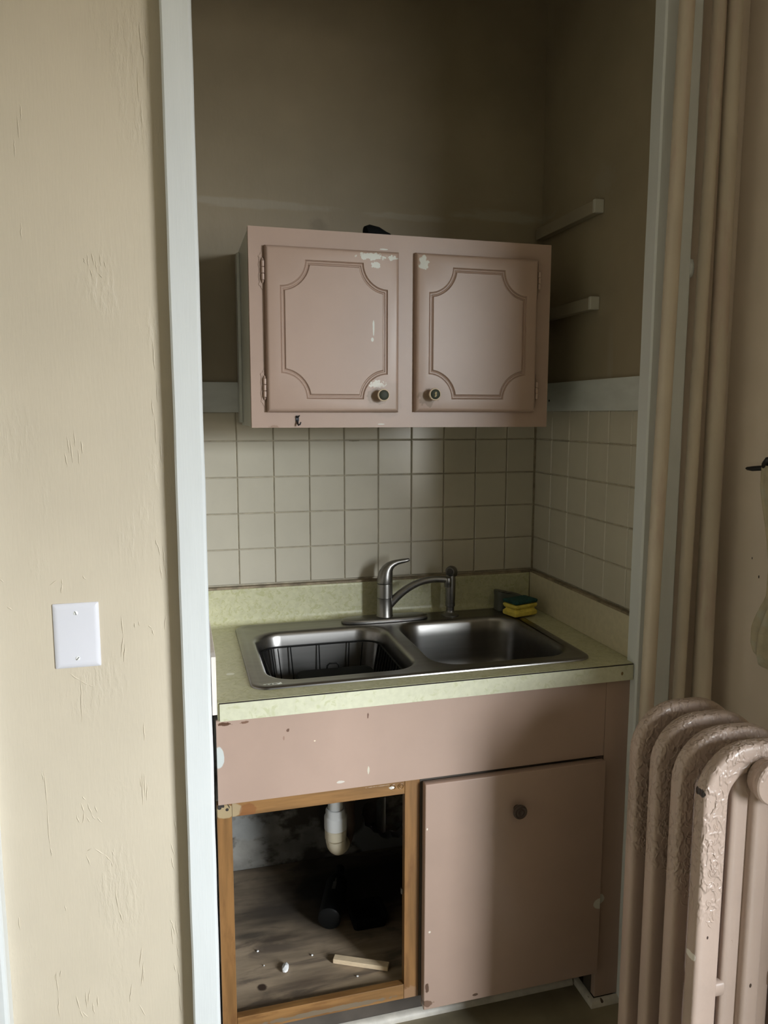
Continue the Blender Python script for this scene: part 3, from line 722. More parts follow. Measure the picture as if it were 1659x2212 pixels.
# right-hand door
bm = bbox(-.5610, -.0945, -.6165, -.5935, .0985, .6685, .0025, 3)
ld_ = obj('door', bm, 'pinklow', lc, SM)
bm = BM(); lathe(bm, (-.331, -.6163, .580), [(.009, 0), (.0085, .005), (.0095, .010), (.0165, .0145), (.0178, .018), (.0170, .0215), (.0140, .0235), (.0120, .0225), (.0085, .0225), (.0065, .0238), (.004, .0234), (.001, .0232)], 'y', 28)
obj('knob', bm, 'knobbrown', ld_, SM)['label'] = 'dark brown round knob'
bm = bbox(-.115, -.0955, -.6015, -.594, .6695, .6745, .001); obj('hinge', bm, 'knobbrown', ld_)
# white quarter-round at the floor
def quarter(name, pts, nrm, label, r=.017):
    bm = BM(); loops = []
    for p, nn in zip(pts, nrm):
        loops.append([(p[0] + nn[0] * a, p[1] + nn[1] * a, z) for a, z in [(0, .0002), (r, .0002), (r * .95, r * .4), (r * .75, r * .78), (r * .4, r * .98), (0, r * 1.05)]])
    loft(bm, loops)
    return struct(name, bm, 'shoe', label, 'moulding', None, SM)
quarter('trim_6', [(-1.026, -.512), (-.112, -.512)], [(0, -1), (0, -1)], 'scuffed white shoe moulding along the recessed toe board')
q = quarter('trim_7', [(-.0930, -.513), (-.0930, -.6005), (.0, -.6005)], [(-1, 0), (-1, -1), (0, -1)], 'scuffed white shoe moulding wrapped round the cabinet foot', .015)

# ------------------------------------------------------------------ worktop
CZ = .910; CX0, CX1, CYF = -1.0215, -.0275, -.6135
ct = thing('worktop', 'speckled pale green laminate worktop with raised backsplash and sink cutout', 'worktop', ((CX0 + CX1) / 2, -.3, .87))
SX0, SX1, SY0, SY1 = -.9455, -.1045, -.5635, -.0430       # outer rim of the sink
bm = BM()
cut = rrect((SX0 + SX1) / 2, (SY0 + SY1) / 2, (SX1 - SX0) / 2 - .015, (SY1 - SY0) / 2 - .015, .03)
o_ = [(CX0, CYF + .0022), (-.0045, CYF + .0022), (-.0045, -.0185), (CX0, -.0185)]
o_ = [(CX0, CYF + .0022), (CX1, CYF + .0022), (CX1, -.605), (CX1 + .0235, -.6005), (-.004, -.0065), (CX0, -.0065)]
o_[3] = (-.004, -.599)
T0 = [bm.verts.new((x, y, CZ)) for x, y in o_]; T1 = [bm.verts.new((x, y, CZ)) for x, y in cut]
B0 = [bm.verts.new((x, y, .871)) for x, y in o_]; B1 = [bm.verts.new((x, y, .871)) for x, y in cut]
fill(bm, [T0, T1]); fill(bm, [B0, B1])
for A_, B_ in ((T0, B0), (T1, B1)):
    for i in range(len(A_)):
        j = (i + 1) % len(A_); bm.faces.new((A_[i], A_[j], B_[j], B_[i]))
obj('top', bm, 'lam', ct)
bm = bbox(CX0 + .0035, CX1 - .001, CYF - .0022, CYF + .0018, .8695, .9078, .0008)
obj('front_edge', bm, 'lamedge', ct)['label'] = 'pale edge strip with dark seam above it'
bm = BM(); box(bm, CX0 + .0036, CX1 - .0012, CYF - .0014, CYF + .0020, .9079, .9094); obj('seam', bm, 'darkgap', ct)
bm = BM()   # backsplash with coved foot
prof = [(-.0005, CZ - .002), (-.0005, 1.0145), (-.0165, 1.0145), (-.0175, 1.013), (-.0178, 1.008), (-.0180, CZ + .022)]
for k in range(1, 8):
    a = k * PI / 2 / 7
    prof.append((-.018 - .020 * (1 - math.cos(a)), CZ + .0205 - .020 * math.sin(a)))
prof += [(-.039, CZ + .0002), (-.039, CZ - .002)]
loft(bm, [[(x, y, z) for y, z in prof] for x in (CX0, -.0185)])
obj('backsplash', bm, 'lam', ct, SM)
bm = BM(); box(bm, CX0, -.0030, -.0150, -.0003, 1.0146, 1.0205); obj('splash_cap', bm, 'caulk', ct)
bm = bbox(-.0178, -.0042, -.5990, -.0190, CZ + .0003, 1.0165, .0012); obj('side_splash', bm, 'splashside', ct)['label'] = 'beige right side splash'
bm = BM(); box(bm, -.0155, -.0020, -.5985, -.0165, 1.0166, 1.0218); obj('splash_cap', bm, 'caulk', ct)
bm = bbox(AL + .0015, CX0 - .0012, CYF - .001, -.0195, .8850, 1.0115, .0010); obj('side_splash', bm, 'whitestrip', ct)['label'] = 'pinkish white end of the left side splash'

# ------------------------------------------------------------------ sink
sk = thing('kitchen_sink', 'brushed stainless steel double bowl sink set in the green worktop', 'sink', ((SX0 + SX1) / 2, (SY0 + SY1) / 2, .73))
bm = BM()
scx, scy, shx, shy = (SX0 + SX1) / 2, (SY0 + SY1) / 2, (SX1 - SX0) / 2, (SY1 - SY0) / 2
def RL(i, z, r=.040): return [(x, y, z) for x, y in rrect(scx, scy, shx - i, shy - i, max(.004, r - i), 8)]
rws = loft(bm, [RL(.004, CZ - .0005), RL(0, CZ + .0006), RL(.001, CZ + .0035), RL(.004, CZ + .0055), RL(.009, CZ + .0062), RL(.016, CZ + .0055), RL(.021, CZ + .0045), RL(.024, CZ + .0040)], False, False)
bowls = []
for (x0, x1) in ((-.9035, -.5385), (-.4995, -.1340)):
    cx, hx = (x0 + x1) / 2, (x1 - x0) / 2
    y0, y1 = -.5155, -.1330
    cy, hy = (y0 + y1) / 2, (y1 - y0) / 2
    def BL(i, z, r=.075): return [(x, y, z) for x, y in rrect(cx, cy, hx - i, hy - i, r - i * .35, 10)]
    pr = [(-.010, CZ + .0040), (-.005, CZ + .0036), (-.001, CZ + .0015), (.0025, CZ - .003), (.005, CZ - .010), (.009, CZ - .04), (.015, CZ - .11), (.022, CZ - .140), (.034, CZ - .158), (.055, CZ - .167), (.085, CZ - .170)]
    bl = loft(bm, [BL(i, z) for i, z in pr], False, False)
    bowls.append(bl[0])
    # floor with drain opening
    dr = [bm.verts.new((cx + .045 * math.cos(2 * PI * k / 44), cy + .045 * math.sin(2 * PI * k / 44), CZ - .171)) for k in range(44)]
    n_ = len(bl[-1])
    fill(bm, [bl[-1], dr])
    lows = [[bm.verts.new((cx + r * math.cos(2 * PI * k / 44), cy + r * math.sin(2 * PI * k / 44), CZ - .171 - h)) for k in range(44)] for r, h in ((.043, .004), (.036, .006), (.034, .016))]
    prev = dr
    for lw in lows:
        for k in range(44): bm.faces.new((prev[k], prev[(k + 1) % 44], lw[(k + 1) % 44], lw[k]))
        prev = lw
    bm.faces.new(prev)
fill(bm, [rws[-1]] + bowls)
obj('bowls_and_rim', bm, 'steel', sk, .6)
for cx in (-.721, -.31675):
    bm = BM(); lathe(bm, (cx, -.32425, CZ - .1835), [(.030, 0), (.030, .003), (.012, .004), (.010, .010), (.004, .012), (.0005, .012)], 'z', 20)
    obj('strainer', bm, 'nickel', sk, SM)
# small silver sticker at the front left corner of the rim
bm = BM()
ax, ay = Vector((-.9175, -.5425)), Vector((-.8765, -.5375))
dx = (ay - ax).normalized(); nx = Vector((-dx.y, dx.x))
def quadb(bm, s0, s1, t0, t1, z0, z1):
    P4 = [ax + dx * s + nx * t for s, t in ((s0, t0), (s1, t0), (s1, t1), (s0, t1))]
    loft(bm, [[(p.x, p.y, z0) for p in P4], [(p.x, p.y, z1) for p in P4]])
zs = CZ + .0042
quadb(bm, 0, .041, -.0055, .0055, zs - .0003, zs + .0006)
stk = obj('sticker', bm, 'sticker', sk); stk['label'] = 'small silver maker sticker with tiny dark print'
bm = BM()
for s0, s1 in ((.005, .0055), (.0065, .008), (.009, .0105), (.014, .0155), (.0165, .0195), (.0225, .0235), (.0245, .0262), (.0272, .029), (.0315, .0365)):
    quadb(bm, s0, s1, -.002, .0022, zs + .0006, zs + .0009)
obj('sticker_print', bm, 'ink', stk)
bm = BM(); quadb(bm, .0315, .0365, -.0042, -.0006, zs + .0006, zs + .0011); obj('sticker_dot', bm, 'whitemetal', stk)

# black wire rack and caddy in the left bowl
rk = thing('dish_rack', 'black wire basket lining the left sink bowl', 'rack', (-.721, -.324, CZ - .165))
def ringpts(i, z, r=.06): return [(x, y, z) for x, y in rrect(-.721, -.32425, .1825 - i, .19125 - i, r, 6)]
bm = BM(); tube(bm, ringpts(.020, CZ - .034, .045), .0022, 6, True); obj('top_wire', bm, 'wire', rk, SM)
bm = BM(); tube(bm, ringpts(.040, CZ - .150, .04), .0022, 6, True); obj('bottom_wire', bm, 'wire', rk, SM)
yb = -.1530
for x in (-.856, -.838, -.802, -.722, -.636, -.600):
    bm = BM(); tube(bm, [(x, yb + (.0 if abs(x + .721) < .115 else -.012), CZ - .034), (-.721 + (x + .721) * .90, yb - .019, CZ - .150)], .0017, 6); obj('back_wire', bm, 'wire', rk, SM)
for k in range(13):
    y = -.190 - k * .0235
    bm = BM(); tube(bm, [(-.5588, y, CZ - .034), (-.5785, y, CZ - .150)], .0034, 6); obj('side_wire', bm, 'wire', rk, SM)
for k in range(6):
    y = -.215 - k * .048
    bm = BM(); tube(bm, [(-.8832, y, CZ - .034), (-.8640, y, CZ - .150)], .0018, 6); obj('side_wire', bm, 'wire', rk, SM)
cy_ = thing('cutlery_caddy', 'solid black plastic caddy standing inside the wire basket', 'caddy', (-.712, -.35, CZ - .15))
bm = BM()
lps = []
for i, z in ((.006, CZ - .148), (.002, CZ - .143), (.0, CZ - .070), (.0, CZ - .058), (.004, CZ - .053), (.012, CZ - .052)):
    lps.append([(x, y, z) for x, y in rrect(-.712, -.352, .101 - i, .052 - i, .024, 6)])
loft(bm, lps)
obj('body', bm, 'rubber', cy_, SM)
bm = BM(); tube(bm, [(-.728, -.3005, CZ - .056), (-.727, -.3000, CZ - .047), (-.721, -.3000, CZ - .0415), (-.703, -.3000, CZ - .0415), (-.697, -.3000, CZ - .047), (-.696, -.3005, CZ - .056)], .0022, 6)
obj('handle', bm, 'wire', cy_, SM)

# ------------------------------------------------------------------ faucet and sprayer
FZ = CZ + .0046
fc = thing('faucet', 'brushed nickel single handle faucet with arched spout swung right', 'faucet', (-.514, -.088, FZ))
bm = BM()
def plate(i, z, k=1.0):
    out = []
    for a in range(40):
        t = a * 2 * PI / 40
        c_, s_ = math.cos(t), math.sin(t)
        out.append((-.514 + (.130 - i) * math.copysign(abs(c_) ** .45, c_), -.090 + (.031 - i) * math.copysign(abs(s_) ** .8, s_), z))
    return out
loft(bm, [plate(.002, FZ), plate(0, FZ + .001), plate(0, FZ + .0065), plate(.0015, FZ + .009), plate(.005, FZ + .011), plate(.012, FZ + .0125)])
obj('deck_plate', bm, 'nickel', fc, .5)
bm = BM(); lathe(bm, (-.514, -.088, FZ + .011), [(.0250, 0), (.0245, .003), (.0232, .006), (.0228, .05), (.0230, .0555)], 'z', 28)
obj('body', bm, 'nickel', fc, SM)
bm = BM(); lathe(bm, (-.514, -.088, FZ + .0666), [(.0222, 0), (.0222, .0012)], 'z', 28)
obj('seam_ring', bm, 'nickeldark', fc, SM)
bm = BM(); lathe(bm, (-.514, -.088, FZ + .0680), [(.0230, 0), (.0228, .002), (.0225, .038), (.0222, .0405)], 'z', 28)
obj('collar', bm, 'nickel', fc, SM)
bm = BM()
hp = [(-.5140, -.088, 1.0245), (-.5138, -.088, 1.030), (-.5128, -.088, 1.043), (-.5100, -.088, 1.056), (-.5055, -.089, 1.0665), (-.4985, -.090, 1.0750), (-.489, -.0915, 1.0810), (-.478, -.093, 1.0850), (-.467, -.094, 1.0872), (-.456, -.095, 1.0886), (-.447, -.096, 1.0905), (-.4415, -.0965, 1.0925)]
hr = [.0222, .0228, .0222, .0200, .0168, .0132, .0100, .0080, .0070, .0064, .0056, .0030]
tube(bm, hp, hr, 20)
obj('lever', bm, 'nickel', fc, SM)
bm = BM()
sp = [(-.508, -.089, .953), (-.4971, -.0905, .963), (-.4813, -.0934, .9805), (-.4602, -.0978, .9995), (-.4321, -.1038, 1.0180), (-.4039, -.1097, 1.0293), (-.3757, -.1157, 1.0340), (-.3509, -.1209, 1.0335), (-.338, -.1236, 1.0315)]
sp2 = []
for i in range(len(sp) - 1):
    A_, B_ = Vector(sp[i]), Vector(sp[i + 1])
    sp2 += [A_, (A_ + B_) / 2]
sp2.append(Vector(sp[-1]))
for _ in range(2):
    sp2 = [sp2[0]] + [(sp2[i - 1] + sp2[i] * 2 + sp2[i + 1]) / 4 for i in range(1, len(sp2) - 1)] + [sp2[-1]]
tube(bm, sp2, [.0135 - .0038 * min(1, i / 10) for i in range(len(sp2))], 16)
obj('spout', bm, 'nickel', fc, SM)
bm = BM(); lathe(bm, (-.3325, -.1247, 1.0095), [(.0085, 0), (.0100, .001), (.0102, .010), (.0108, .012), (.0110, .024), (.0095, .028), (.005, .0305), (.0005, .031)], 'z', 20)
obj('aerator', bm, 'nickel', fc, SM)
sy = thing('side_sprayer', 'brushed nickel side sprayer standing right of the faucet', 'sprayer', (-.3105, -.088, FZ))
bm = BM(); lathe(bm, (-.3105, -.088, FZ), [(.0265, 0), (.0265, .002), (.0235, .0045), (.015, .008), (.0125, .012), (.0125, .016)], 'z', 24)
obj('base_flange', bm, 'nickel', sy, SM)
bm = BM(); lathe(bm, (-.3105, -.088, FZ + .0162), [(.0118, 0), (.0118, .010), (.0142, .012), (.0145, .022), (.0138, .0225), (.0140, .026), (.0150, .050), (.0152, .090), (.0140, .105), (.0132, .118)], 'z', 24)
obj('wand', bm, 'nickel', sy, SM)
bm = BM(); tube(bm, [(-.3030, -.086, 1.035), (-.3035, -.087, 1.043), (-.3065, -.090, 1.0495), (-.313, -.098, 1.0520), (-.3185, -.106, 1.0515), (-.320, -.108, 1.0512)], [.0135, .0150, .0155, .0150, .0150, .0135], 18)
obj('spray_head', bm, 'nickel', sy, SM)
bm = BM(); tube(bm, [(-.3198, -.1078, 1.0512), (-.3212, -.1100, 1.0510)], [.0095, .0090], 16); obj('spray_face', bm, 'nickeldark', sy)

# ------------------------------------------------------------------ sponge and its holder
spo = thing('sponge', 'yellow sponge with dark green scouring top beside right sink bowl', 'sponge', (-.105, -.125, FZ))
ang = math.radians(16)
def R2(x, y, cx=-.1065, cy=-.1395): return (cx + x * math.cos(ang) - y * math.sin(ang), cy + x * math.sin(ang) + y * math.cos(ang))
bm = BM(); lps = []
for i, z in ((.004, .0), (.001, .002), (.0, .006), (.0005, .013), (.006, .0185), (.0065, .021), (.002, .0255), (.0, .031), (.001, .0345), (.002, .0355)):
    lp = []
    for x, y in rrect(0, 0, .044 - i, .031 - i, .006, 4):
        X, Y = R2(x, y); lp.append((X, Y, FZ + .0022 + z))
    lps.append(lp)
loft(bm, lps); obj('foam', bm, 'sponge', spo, SM)
bm = BM(); lps = []
for i, z in ((.002, .0358), (.0005, .037), (.0, .0425), (.002, .0445), (.008, .0455)):
    lps.append([(*R2(x, y), FZ + .0022 + z + .003 * (abs(x) / .045)) for x, y in rrect(0, 0, .0445 - i, .0315 - i, .006, 4)])
loft(bm, lps); obj('scouring_pad', bm, 'scour', spo, SM)
sh_ = thing('sponge_holder', 'dark grey plastic holder with silver slots behind the sponge', 'holder', (-.117, -.065, FZ))
bm = BM()
pts0 = rrect(-.112, -.0665, .042, .025, .014, 5)
loft(bm, [[(x, y, FZ + .0005) for x, y in pts0]] + [[(-.112 + (x + .112) * k, -.0665 + (y + .0665) * k, FZ + z - (x + .112) * .22) for x, y in pts0] for k, z in ((.98, .034), (1.0, .036), (1.02, .048), (1.0, .0515), (.9, .0525))])
obj('cup', bm, 'greyplastic', sh_, SM)
for k, (x, w) in enumerate(((-.139, .010), (-.121, .014))):
    bm = BM()
    prism(bm, [(x - w, -.0925), (x + w, -.0925), (x + w - .003, -.081), (x - w + .003, -.081)], FZ + .0545 - (x + .112) * .22, FZ + .0565 - (x + .112) * .22, 'xy')
    obj('slot', bm, 'nickel', sh_)

# ------------------------------------------------------------------ plumbing and litter under the sink
tr = thing('drain_trap', 'white and yellowed plastic drain trap hanging under the sink', 'pipe', (-.714, -.33, .36))
bm = BM(); tube(bm, [(-.714, -.33, .70), (-.714, -.33, .45)], .020, 18); obj('tailpiece', bm, 'pvcw', tr, SM)
bm = BM(); lathe(bm, (-.714, -.33, .428), [(.026, 0), (.030, .001), (.030, .034), (.029, .036), (.0265, .040), (.0265, .052), (.024, .056)], 'z', 26); obj('slip_nut', bm, 'pvcw', tr, SM)
bm = BM(); lathe(bm, (-.714, -.33, .401), [(.0265, 0), (.0285, .001), (.0290, .0245), (.0275, .026)], 'z', 26); obj('coupling', bm, 'pvcb', tr, SM)
bm = BM()
UB = [(-.714 + .52 * (.046 - .046 * math.cos(a)), -.33 + .854 * (.046 - .046 * math.cos(a)), .4005 - .040 * math.sin(a)) for a in [k * PI / 14 for k in range(15)]]
tube(bm, UB[:8], [.0268, .0268, .0264, .026, .0255, .025, .0245, .024], 18); obj('bend', bm, 'pvcb', tr, SM)
bm = BM()
ar = UB[7:] + [(UB[-1][0], UB[-1][1], .43), (UB[-1][0] + .004, UB[-1][1] + .01, .465), (UB[-1][0] + .02, UB[-1][1] + .06, .49), (UB[-1][0] + .03, .0, .50)]
tube(bm, ar, [.0238] * 8 + [.0215] * 4, 16); obj('trap_arm', bm, 'abs', tr, SM)

bm = BM()   # dark bottle lying diagonally, with a pale label
bt_ = thing('dark_bottle', 'dark plastic bottle lying diagonally on the cabinet floor, pale torn label', 'bottle', (-.70, -.25, .14))
A_, B_ = Vector((-.735, -.335, .172)), Vector((-.660, -.125, .176))
dr_ = (B_ - A_).normalized()
tube(bm, [A_, A_ + dr_ * .004, A_ + dr_ * .15, A_ + dr_ * .175, A_ + dr_ * .195, A_ + dr_ * .225], [.026, .031, .031, .022, .013, .013], 20); obj('body', bm, 'black', bt_, SM)
bm = BM()
u, v = frame_of(dr_)
def lab(ss, aa, bm):
    rws = [[bm.verts.new(A_ + dr_ * s + (u * math.cos(a) + v * math.sin(a)) * .0314) for a in aa] for s in ss]
    for p, q_ in zip(rws, rws[1:]):
        for i in range(len(aa) - 1): bm.faces.new((p[i], p[i + 1], q_[i + 1], q_[i]))
# angle that points up and to the viewer
up = Vector((-.2, -.6, .77)); up = (up - dr_ * up.dot(dr_)).normalized()
a0 = math.atan2(up.dot(v), up.dot(u))
lab((.085, .10, .118), [a0 - .18 + .08 * k for k in range(5)], bm); lab((.118, .135), [a0 - .05 + .06 * k for k in range(3)], bm)
bmesh.ops.solidify(bm, geom=bm.faces[:], thickness=.0004)
obj('torn_label', bm, 'oldpipe', bt_)
bm = BM(); lps = []
for i, z in ((.002, .1402), (.0, .142), (-.004, .165), (-.006, .172), (-.002, .173)):
    lps.append([(x, y, z) for x, y in rrect(-.626, -.318, .044 - i, .040 - i, .010, 4)])
rw = loft(bm, lps, True, False)
inn = [[bm.verts.new((x, y, z)) for x, y in rrect(-.626, -.318, .042 - i, .038 - i, .009, 4)] for i, z in ((.0, .172), (.004, .145))]
for A2, B2 in ((rw[-1], inn[0]), (inn[0], inn[1])):
    for i in range(len(A2)):
        j = (i + 1) % len(A2); bm.faces.new((A2[i], A2[j], B2[j], B2[i]))
bm.faces.new(inn[1])
tag(obj('black_tray', bm, 'rubber', None, SM), 'low black plastic tray beside the dark bottle inside the cabinet', 'tray')
bm = BM()
A_, B_ = Vector((-.7455, -.449)), Vector((-.6190, -.5120))
d_ = (B_ - A_).normalized(); n_ = Vector((-d_.y, d_.x))
loft(bm, [[(p.x, p.y, z) for p in (A_ - n_ * .010, B_ - n_ * .0105, B_ + n_ * .0105, A_ + n_ * .010)] for z in (.1402, .1518)])
bevel(bm, .0012, 1)
tag(obj('wood_offcut', bm, 'woodstick'), 'short bare pine stick lying at the front of the cabinet floor', 'stick')
bm = BM()
bmesh.ops.create_icosphere(bm, subdivisions=2, radius=1)
for v in bm.verts:
    c0 = v.co.copy()
    v.co = Vector((-.868 + c0.x * .009 + c0.y * .003, -.447 + c0.y * .017, .1455 + max(-.005, c0.z * .006) + .003 * mnoise.noise(c0 * 2.3)))
tag(obj('paper_scrap', bm, 'paper'), 'crumpled white scrap on the cabinet floor left of the stick', 'scrap')
def crumb(x, y, r, label):
    bm = BM(); bmesh.ops.create_icosphere(bm, subdivisions=1, radius=1)
    for v in bm.verts:
        k = 1 + .35 * mnoise.noise(v.co * 1.7 + Vector((x * 50, 0, 0)))
        v.co = Vector((x + v.co.x * r * k, y + v.co.y * r * k, .1395 + r * .6 + v.co.z * r * .6))
    tag(obj('crumb', bm, 'paper'), label, 'crumb', 'white crumbs on the cabinet floor')
crumb(-.928, -.365, .0034, 'white crumb farther back left on the cabinet floor')
crumb(-.918, -.420, .0022, 'tiny white crumb behind and left of the paper scrap')
crumb(-.795, -.416, .0032, 'white crumb on the cabinet floor behind the pine stick')
crumb(-.700, -.517, .0030, 'white crumb on the cabinet floor in front of the pine stick')

# ------------------------------------------------------------------ blank wall plate
wp = thing('blank_wall_plate', 'blank white plastic cover plate on the beige wall', 'cover plate', (-1.2925, YF, 1.004))
bm = BM(); lps = []
for i, y in ((.0, YF + .0001), (.0, YF - .0025), (.0015, YF - .0042), (.006, YF - .0062), (.010, YF - .0066)):
    lps.append([(x, y, z) for x, z in rrect(-1.2925, 1.0705, .0432 - i, .0665 - i, .0022, 3)])
loft(bm, lps); obj('plate', bm, 'plate', wp, .5)
for z, a in ((1.1175, .35), (1.0240, -.75)):
    bm = BM(); lathe(bm, (-1.2925, YF - .0065, z), [(.0044, 0), (.0042, .0009), (.003, .0015), (.0003, .0018)], 'y', 16)
    s_ = obj('screw', bm, 'screw', wp, SM)
    bm = BM(); q4 = [Vector((math.cos(PI / 2 + a) * sx - math.sin(PI / 2 + a) * sz, math.cos(a + PI / 2) * sz + math.sin(a + PI / 2) * sx)) for sx, sz in ((-.0038, -.0006), (.0038, -.0006), (.0038, .0006), (-.0038, .0006))]
    prism(bm, [(-1.2925 + p.x, z + p.y) for p in q4], YF - .0085, YF - .0075); obj('screw_slot', bm, 'ink', s_)

# ------------------------------------------------------------------ vertical heating pipes
def riser(p0, p1, r, label, r1=None):
    bm = BM(); n = 36
    A_, B_ = Vector(p0), Vector(p1)
    pts = []; rr = []
    for i in range(n + 1):
        t = i / n
        pts.append(A_.lerp(B_, t)); rr.append((r + ((r1 or r) - r) * t) * (1 + .025 * mnoise.noise(Vector((t * 22, r * 900, p0[0] * 40)))))
    tube(bm, pts, rr, 20)
    return tag(obj('heating_pipe', bm, 'pipe', None, SM), label, 'pipe', 'vertical heating pipes in the corner')
riser((-.0285, -.6605, 0), (.0055, -.6605, CEIL), .0165, 'beige vertical pipe in front of the white casing, nearest the sink')
riser((.0775, -.640, 0), (.0995, -.640, CEIL), .0142, 'thinner middle vertical pipe right of the white casing')
riser((.1560, -.640, 0), (.1325, -.640, CEIL), .0265, 'rightmost vertical pipe beside the pinkish wall, thicker towards its foot', .0150)

# ------------------------------------------------------------------ radiator
RX0, RX1, RH = -.208, .034, .932
RYS = (-.890, -.958, -1.026, -1.094)
ra = thing('radiator', 'pink beige cast iron column radiator with scrolled ornament on the right', 'radiator', ((RX0 + RX1) / 2, -.99, 0))
HW, HD = .0265, .0165
def section(y, last):
    bm = BM()
    x0, x1, z0, z1 = RX0 + HW, RX1 - HW, .135, RH - HW * 1.15
    R = .072
    path = []
    for q, (cx, cz) in enumerate(((x1 - R, z1 - R), (x0 + R, z1 - R), (x0 + R * .6, z0 + R * .6), (x1 - R * .6, z0 + R * .6))):
        rr = R if q < 2 else R * .6
        for k in range(10):
            a = q * PI / 2 + k * PI / 2 / 9
            path.append((cx + rr * math.cos(a), cz + rr * math.sin(a)))
    # straight runs get extra points so the shading stays clean
    full = []
    for i, p in enumerate(path):
        q_ = path[(i + 1) % len(path)]
        full.append(p)
        L_ = math.dist(p, q_)
        m_ = int(L_ / .06)
        for k in range(1, m_): full.append((p[0] + (q_[0] - p[0]) * k / m_, p[1] + (q_[1] - p[1]) * k / m_))
    n = len(full); loops = []
    for i, p in enumerate(full):
        a, b = full[i - 1], full[(i + 1) % n]
        t = Vector((b[0] - a[0], b[1] - a[1])).normalized(); nn = Vector((t.y, -t.x))
        lp = []
        for k in range(24):
            an = 2 * PI * (k + .5) / 24
            c_, s_ = math.cos(an), math.sin(an)
            w_ = HW * math.copysign(abs(c_) ** .45, c_); d_ = HD * math.copysign(abs(s_) ** .42, s_)
            lp.append((p[0] + nn.x * w_, y + d_, p[1] + nn.y * w_))
        loops.append(lp)
    loft(bm, loops, closed=True)
    # middle column with raised centre ridge
    cx = (RX0 + RX1) / 2
    for (hx, hd) in ((.0550, .0090), (.0215, .0235)):
        lps = []
        for z in [.12 + (RH - .035 - .12) * k / 12 for k in range(13)]:
            lps.append([(cx + hx * math.copysign(abs(math.cos(2 * PI * k / 20)) ** .45, math.cos(2 * PI * k / 20)),
                         y + hd * math.copysign(abs(math.sin(2 * PI * k / 20)) ** .5, math.sin(2 * PI * k / 20)), z) for k in range(20)])
        loft(bm, lps)
    # bridging webs between the columns
    for s in (-1, 1):
        for z, hz in ((.452, .016), (.150, .02)):
            lps = []
            for x in (cx + s * .050, cx + s * .064, cx + s * .078, cx + s * .090):
                lps.append([(x, y + .0115 * math.copysign(abs(math.sin(2 * PI * k / 12)) ** .7, math.sin(2 * PI * k / 12)),
                             z + hz * math.copysign(abs(math.cos(2 * PI * k / 12)) ** .7, math.cos(2 * PI * k / 12))) for k in range(12)])
            loft(bm, lps)
    o = obj('section', bm, 'rad', ra, .9)
    return o
secs = [section(y, i == 3) for i, y in enumerate(RYS)]
secs[3]['label'] = 'daylit front section'
for z in (.85, .15):
    bm = BM(); tube(bm, [((RX0 + RX1) / 2, RYS[0] + .02, z), ((RX0 + RX1) / 2, RYS[3] - .01, z)], .030, 18)
    obj('nipple_port', bm, 'rad', ra, SM)
bm = BM(); lathe(bm, ((RX0 + RX1) / 2, RYS[3] - .018, .868), [(.036, 0), (.036, .016), (.0405, .018), (.0415, .022), (.0410, .030), (.0385, .0325), (.020, .0335), (.0195, .032), (.0005, .032)], 'y', 36)
obj('end_plug', bm, 'rad', ra, SM)['label'] = 'round end plug'
for yy in (RYS[0], RYS[3]):
    for s in (-1, 1):
        bm = BM(); x = (RX0 + RX1) / 2 + s * .095
        tube(bm, [(x, yy, .15), (x, yy, .09), (x + s * .006, yy, .04), (x + s * .012, yy, .012), (x + s * .012, yy, .0)], [.022, .020, .016, .019, .022], 14)
        obj('foot', bm, 'rad', ra, SM)
# cast scroll ornament raised on the faces (joined relief, one per section)
def scrolls(y, dens, seed):
    rnd = random.Random(seed)
    bm = BM()
    yf = y - HD - .0001
    pts = []
    for k in range(dens):
        # random spots along the left column's upper half and the top arch
        t = rnd.random()
        if t < .62: cx, cz = RX0 + HW + rnd.uniform(-.010, .010), rnd.uniform(.60, RH - .10)
        else:
            a = rnd.uniform(PI / 2, PI)
            cx, cz = RX0 + HW + .072 + .072 * math.cos(a) + rnd.uniform(-.008, .008), RH - HW * 1.15 - .072 + .072 * math.sin(a) + rnd.uniform(-.008, .008)
            if rnd.random() < .35: cx, cz = rnd.uniform(RX0 + .09, RX1 - .09), RH - HW * 1.15 + rnd.uniform(-.009, .009)
        a0 = rnd.uniform(0, 2 * PI); turn = rnd.choice((-1, 1)) * rnd.uniform(1.2, 3.6); L_ = rnd.uniform(.016, .034)
        path = []; x, z, an = cx, cz, a0
        m_ = 7
        for i in range(m_ + 1):
            path.append((x, yf + .0014, z))
            an += turn / m_; x += math.cos(an) * L_ / m_; z += math.sin(an) * L_ / m_
        ok = all(RX0 + .009 < p[0] < (RX0 + .040 if p[2] < RH - .11 else RX1 - .02) and p[2] < RH - .012 and (p[2] < RH - .11 or math.dist((p[0], p[2]), (RX0 + HW + .072, RH - HW * 1.15 - .072)) < .084 and (p[0] > RX0 + .09 or math.dist((p[0], p[2]), (RX0 + HW + .072, RH - HW * 1.15 - .072)) > .060)) for p in path)
        if ok: tube(bm, path, [.0006 + .0017 * math.sin(PI * (i + .4) / (m_ + .8)) for i in range(m_ + 1)], 6)
    return bm
for i, (s, y) in enumerate(zip(secs, RYS)):
    o = obj('scroll_ornament', scrolls(y, 110 if i == 3 else 90, 11 + i), 'rad', s, SM)
    o['kind'] = 'stuff'

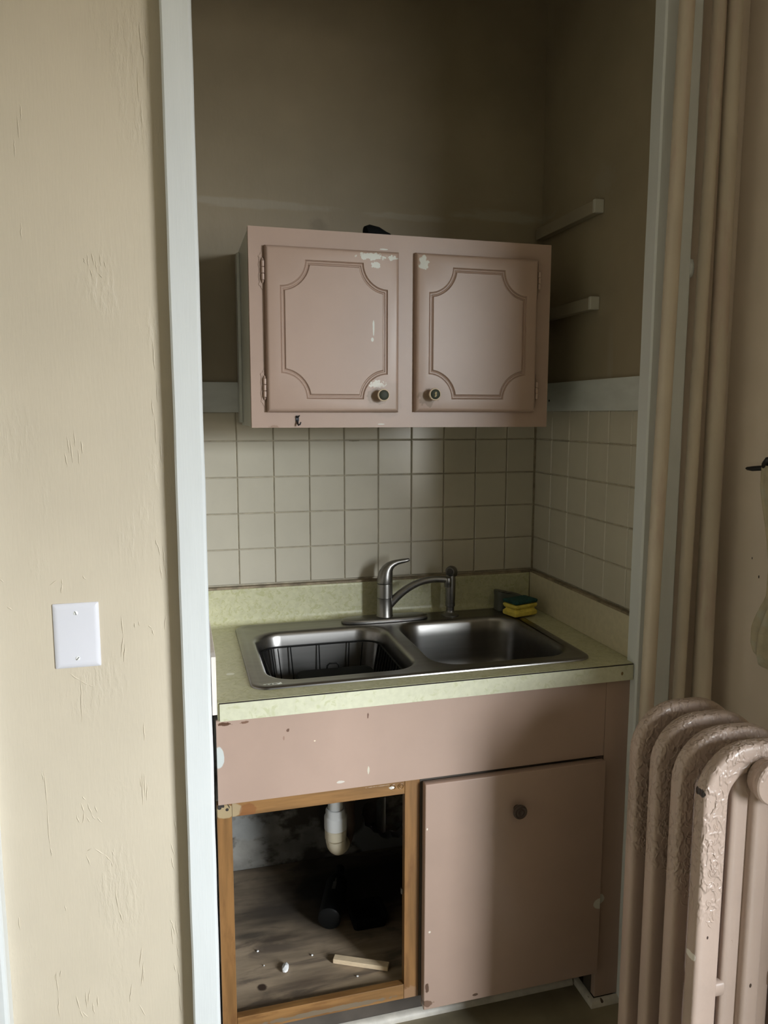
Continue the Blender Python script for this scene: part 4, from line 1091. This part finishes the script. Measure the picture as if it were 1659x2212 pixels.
# ------------------------------------------------------------------ hook and cloth on the right wall
hk = thing('wall_hook', 'dark iron wall hook on the pinkish wall at the right edge', 'hook', (WX, -.79, 1.37))
bm = bbox(WX - .004, WX - .0002, -.812, -.776, 1.372, 1.428, .0012); obj('back_plate', bm, 'hook', hk)
bm = BM(); tube(bm, [(WX - .004, -.778, 1.400), (.203, -.764, 1.397), (.196, -.745, 1.3925), (.190, -.720, 1.3895), (.187, -.706, 1.3890), (.1860, -.702, 1.3890)], [.009, .0075, .0062, .0060, .0040, .0012], 10); obj('arm', bm, 'hook', hk, SM)
bm = BM(); tube(bm, [(.1955, -.748, 1.3935), (.192, -.7535, 1.402), (.192, -.762, 1.412), (.197, -.775, 1.416), (.208, -.784, 1.411)], [.005, .0065, .007, .0065, .005], 10); obj('curl', bm, 'hook', hk, SM)
bm = BM()
nz, ny = 40, 30
CL = [(0, -.747), (.1, -.7464), (.22, -.7595), (.34, -.7752), (.5, -.79), (.68, -.79), (.772, -.7686), (.86, -.7529), (.96, -.7538), (1.001, -.765)]   # left edge of the cloth, top to bottom
rws = []
for i in range(nz + 1):
    t = i / nz
    z = 1.394 - t * .425
    l = {0: 0}
    yl = 0
    for (t0, y0_), (t1, y1_) in zip(CL, CL[1:]):
        if t0 <= t <= t1: yl = y0_ + (y1_ - y0_) * (t - t0) / (t1 - t0)
    yr = -.84 - .08 * min(1, t * 1.5)
    row = []
    for j in range(ny + 1):
        s = j / ny
        y = yl + (yr - yl) * s
        fold = (math.sin(s * 15 + t * 2) * .010 * (.35 + .65 * t) + .004 * math.sin(s * 31 + t * 5)) * min(1, s * 4)
        zz = z - .10 * s * max(0, (t - .75) / .25) + (.006 * (1 - s) if t < .03 else 0)
        row.append(bm.verts.new((.190 + fold - .006 * t, y, zz)))
    rws.append(row)
for a, b in zip(rws, rws[1:]):
    for j in range(ny): bm.faces.new((a[j], a[j + 1], b[j + 1], b[j]))
bmesh.ops.solidify(bm, geom=bm.faces[:], thickness=.004)
tag(obj('hanging_cloth', bm, 'towel', None, 1.2), 'cream cloth hanging from the dark hook at right edge', 'cloth')
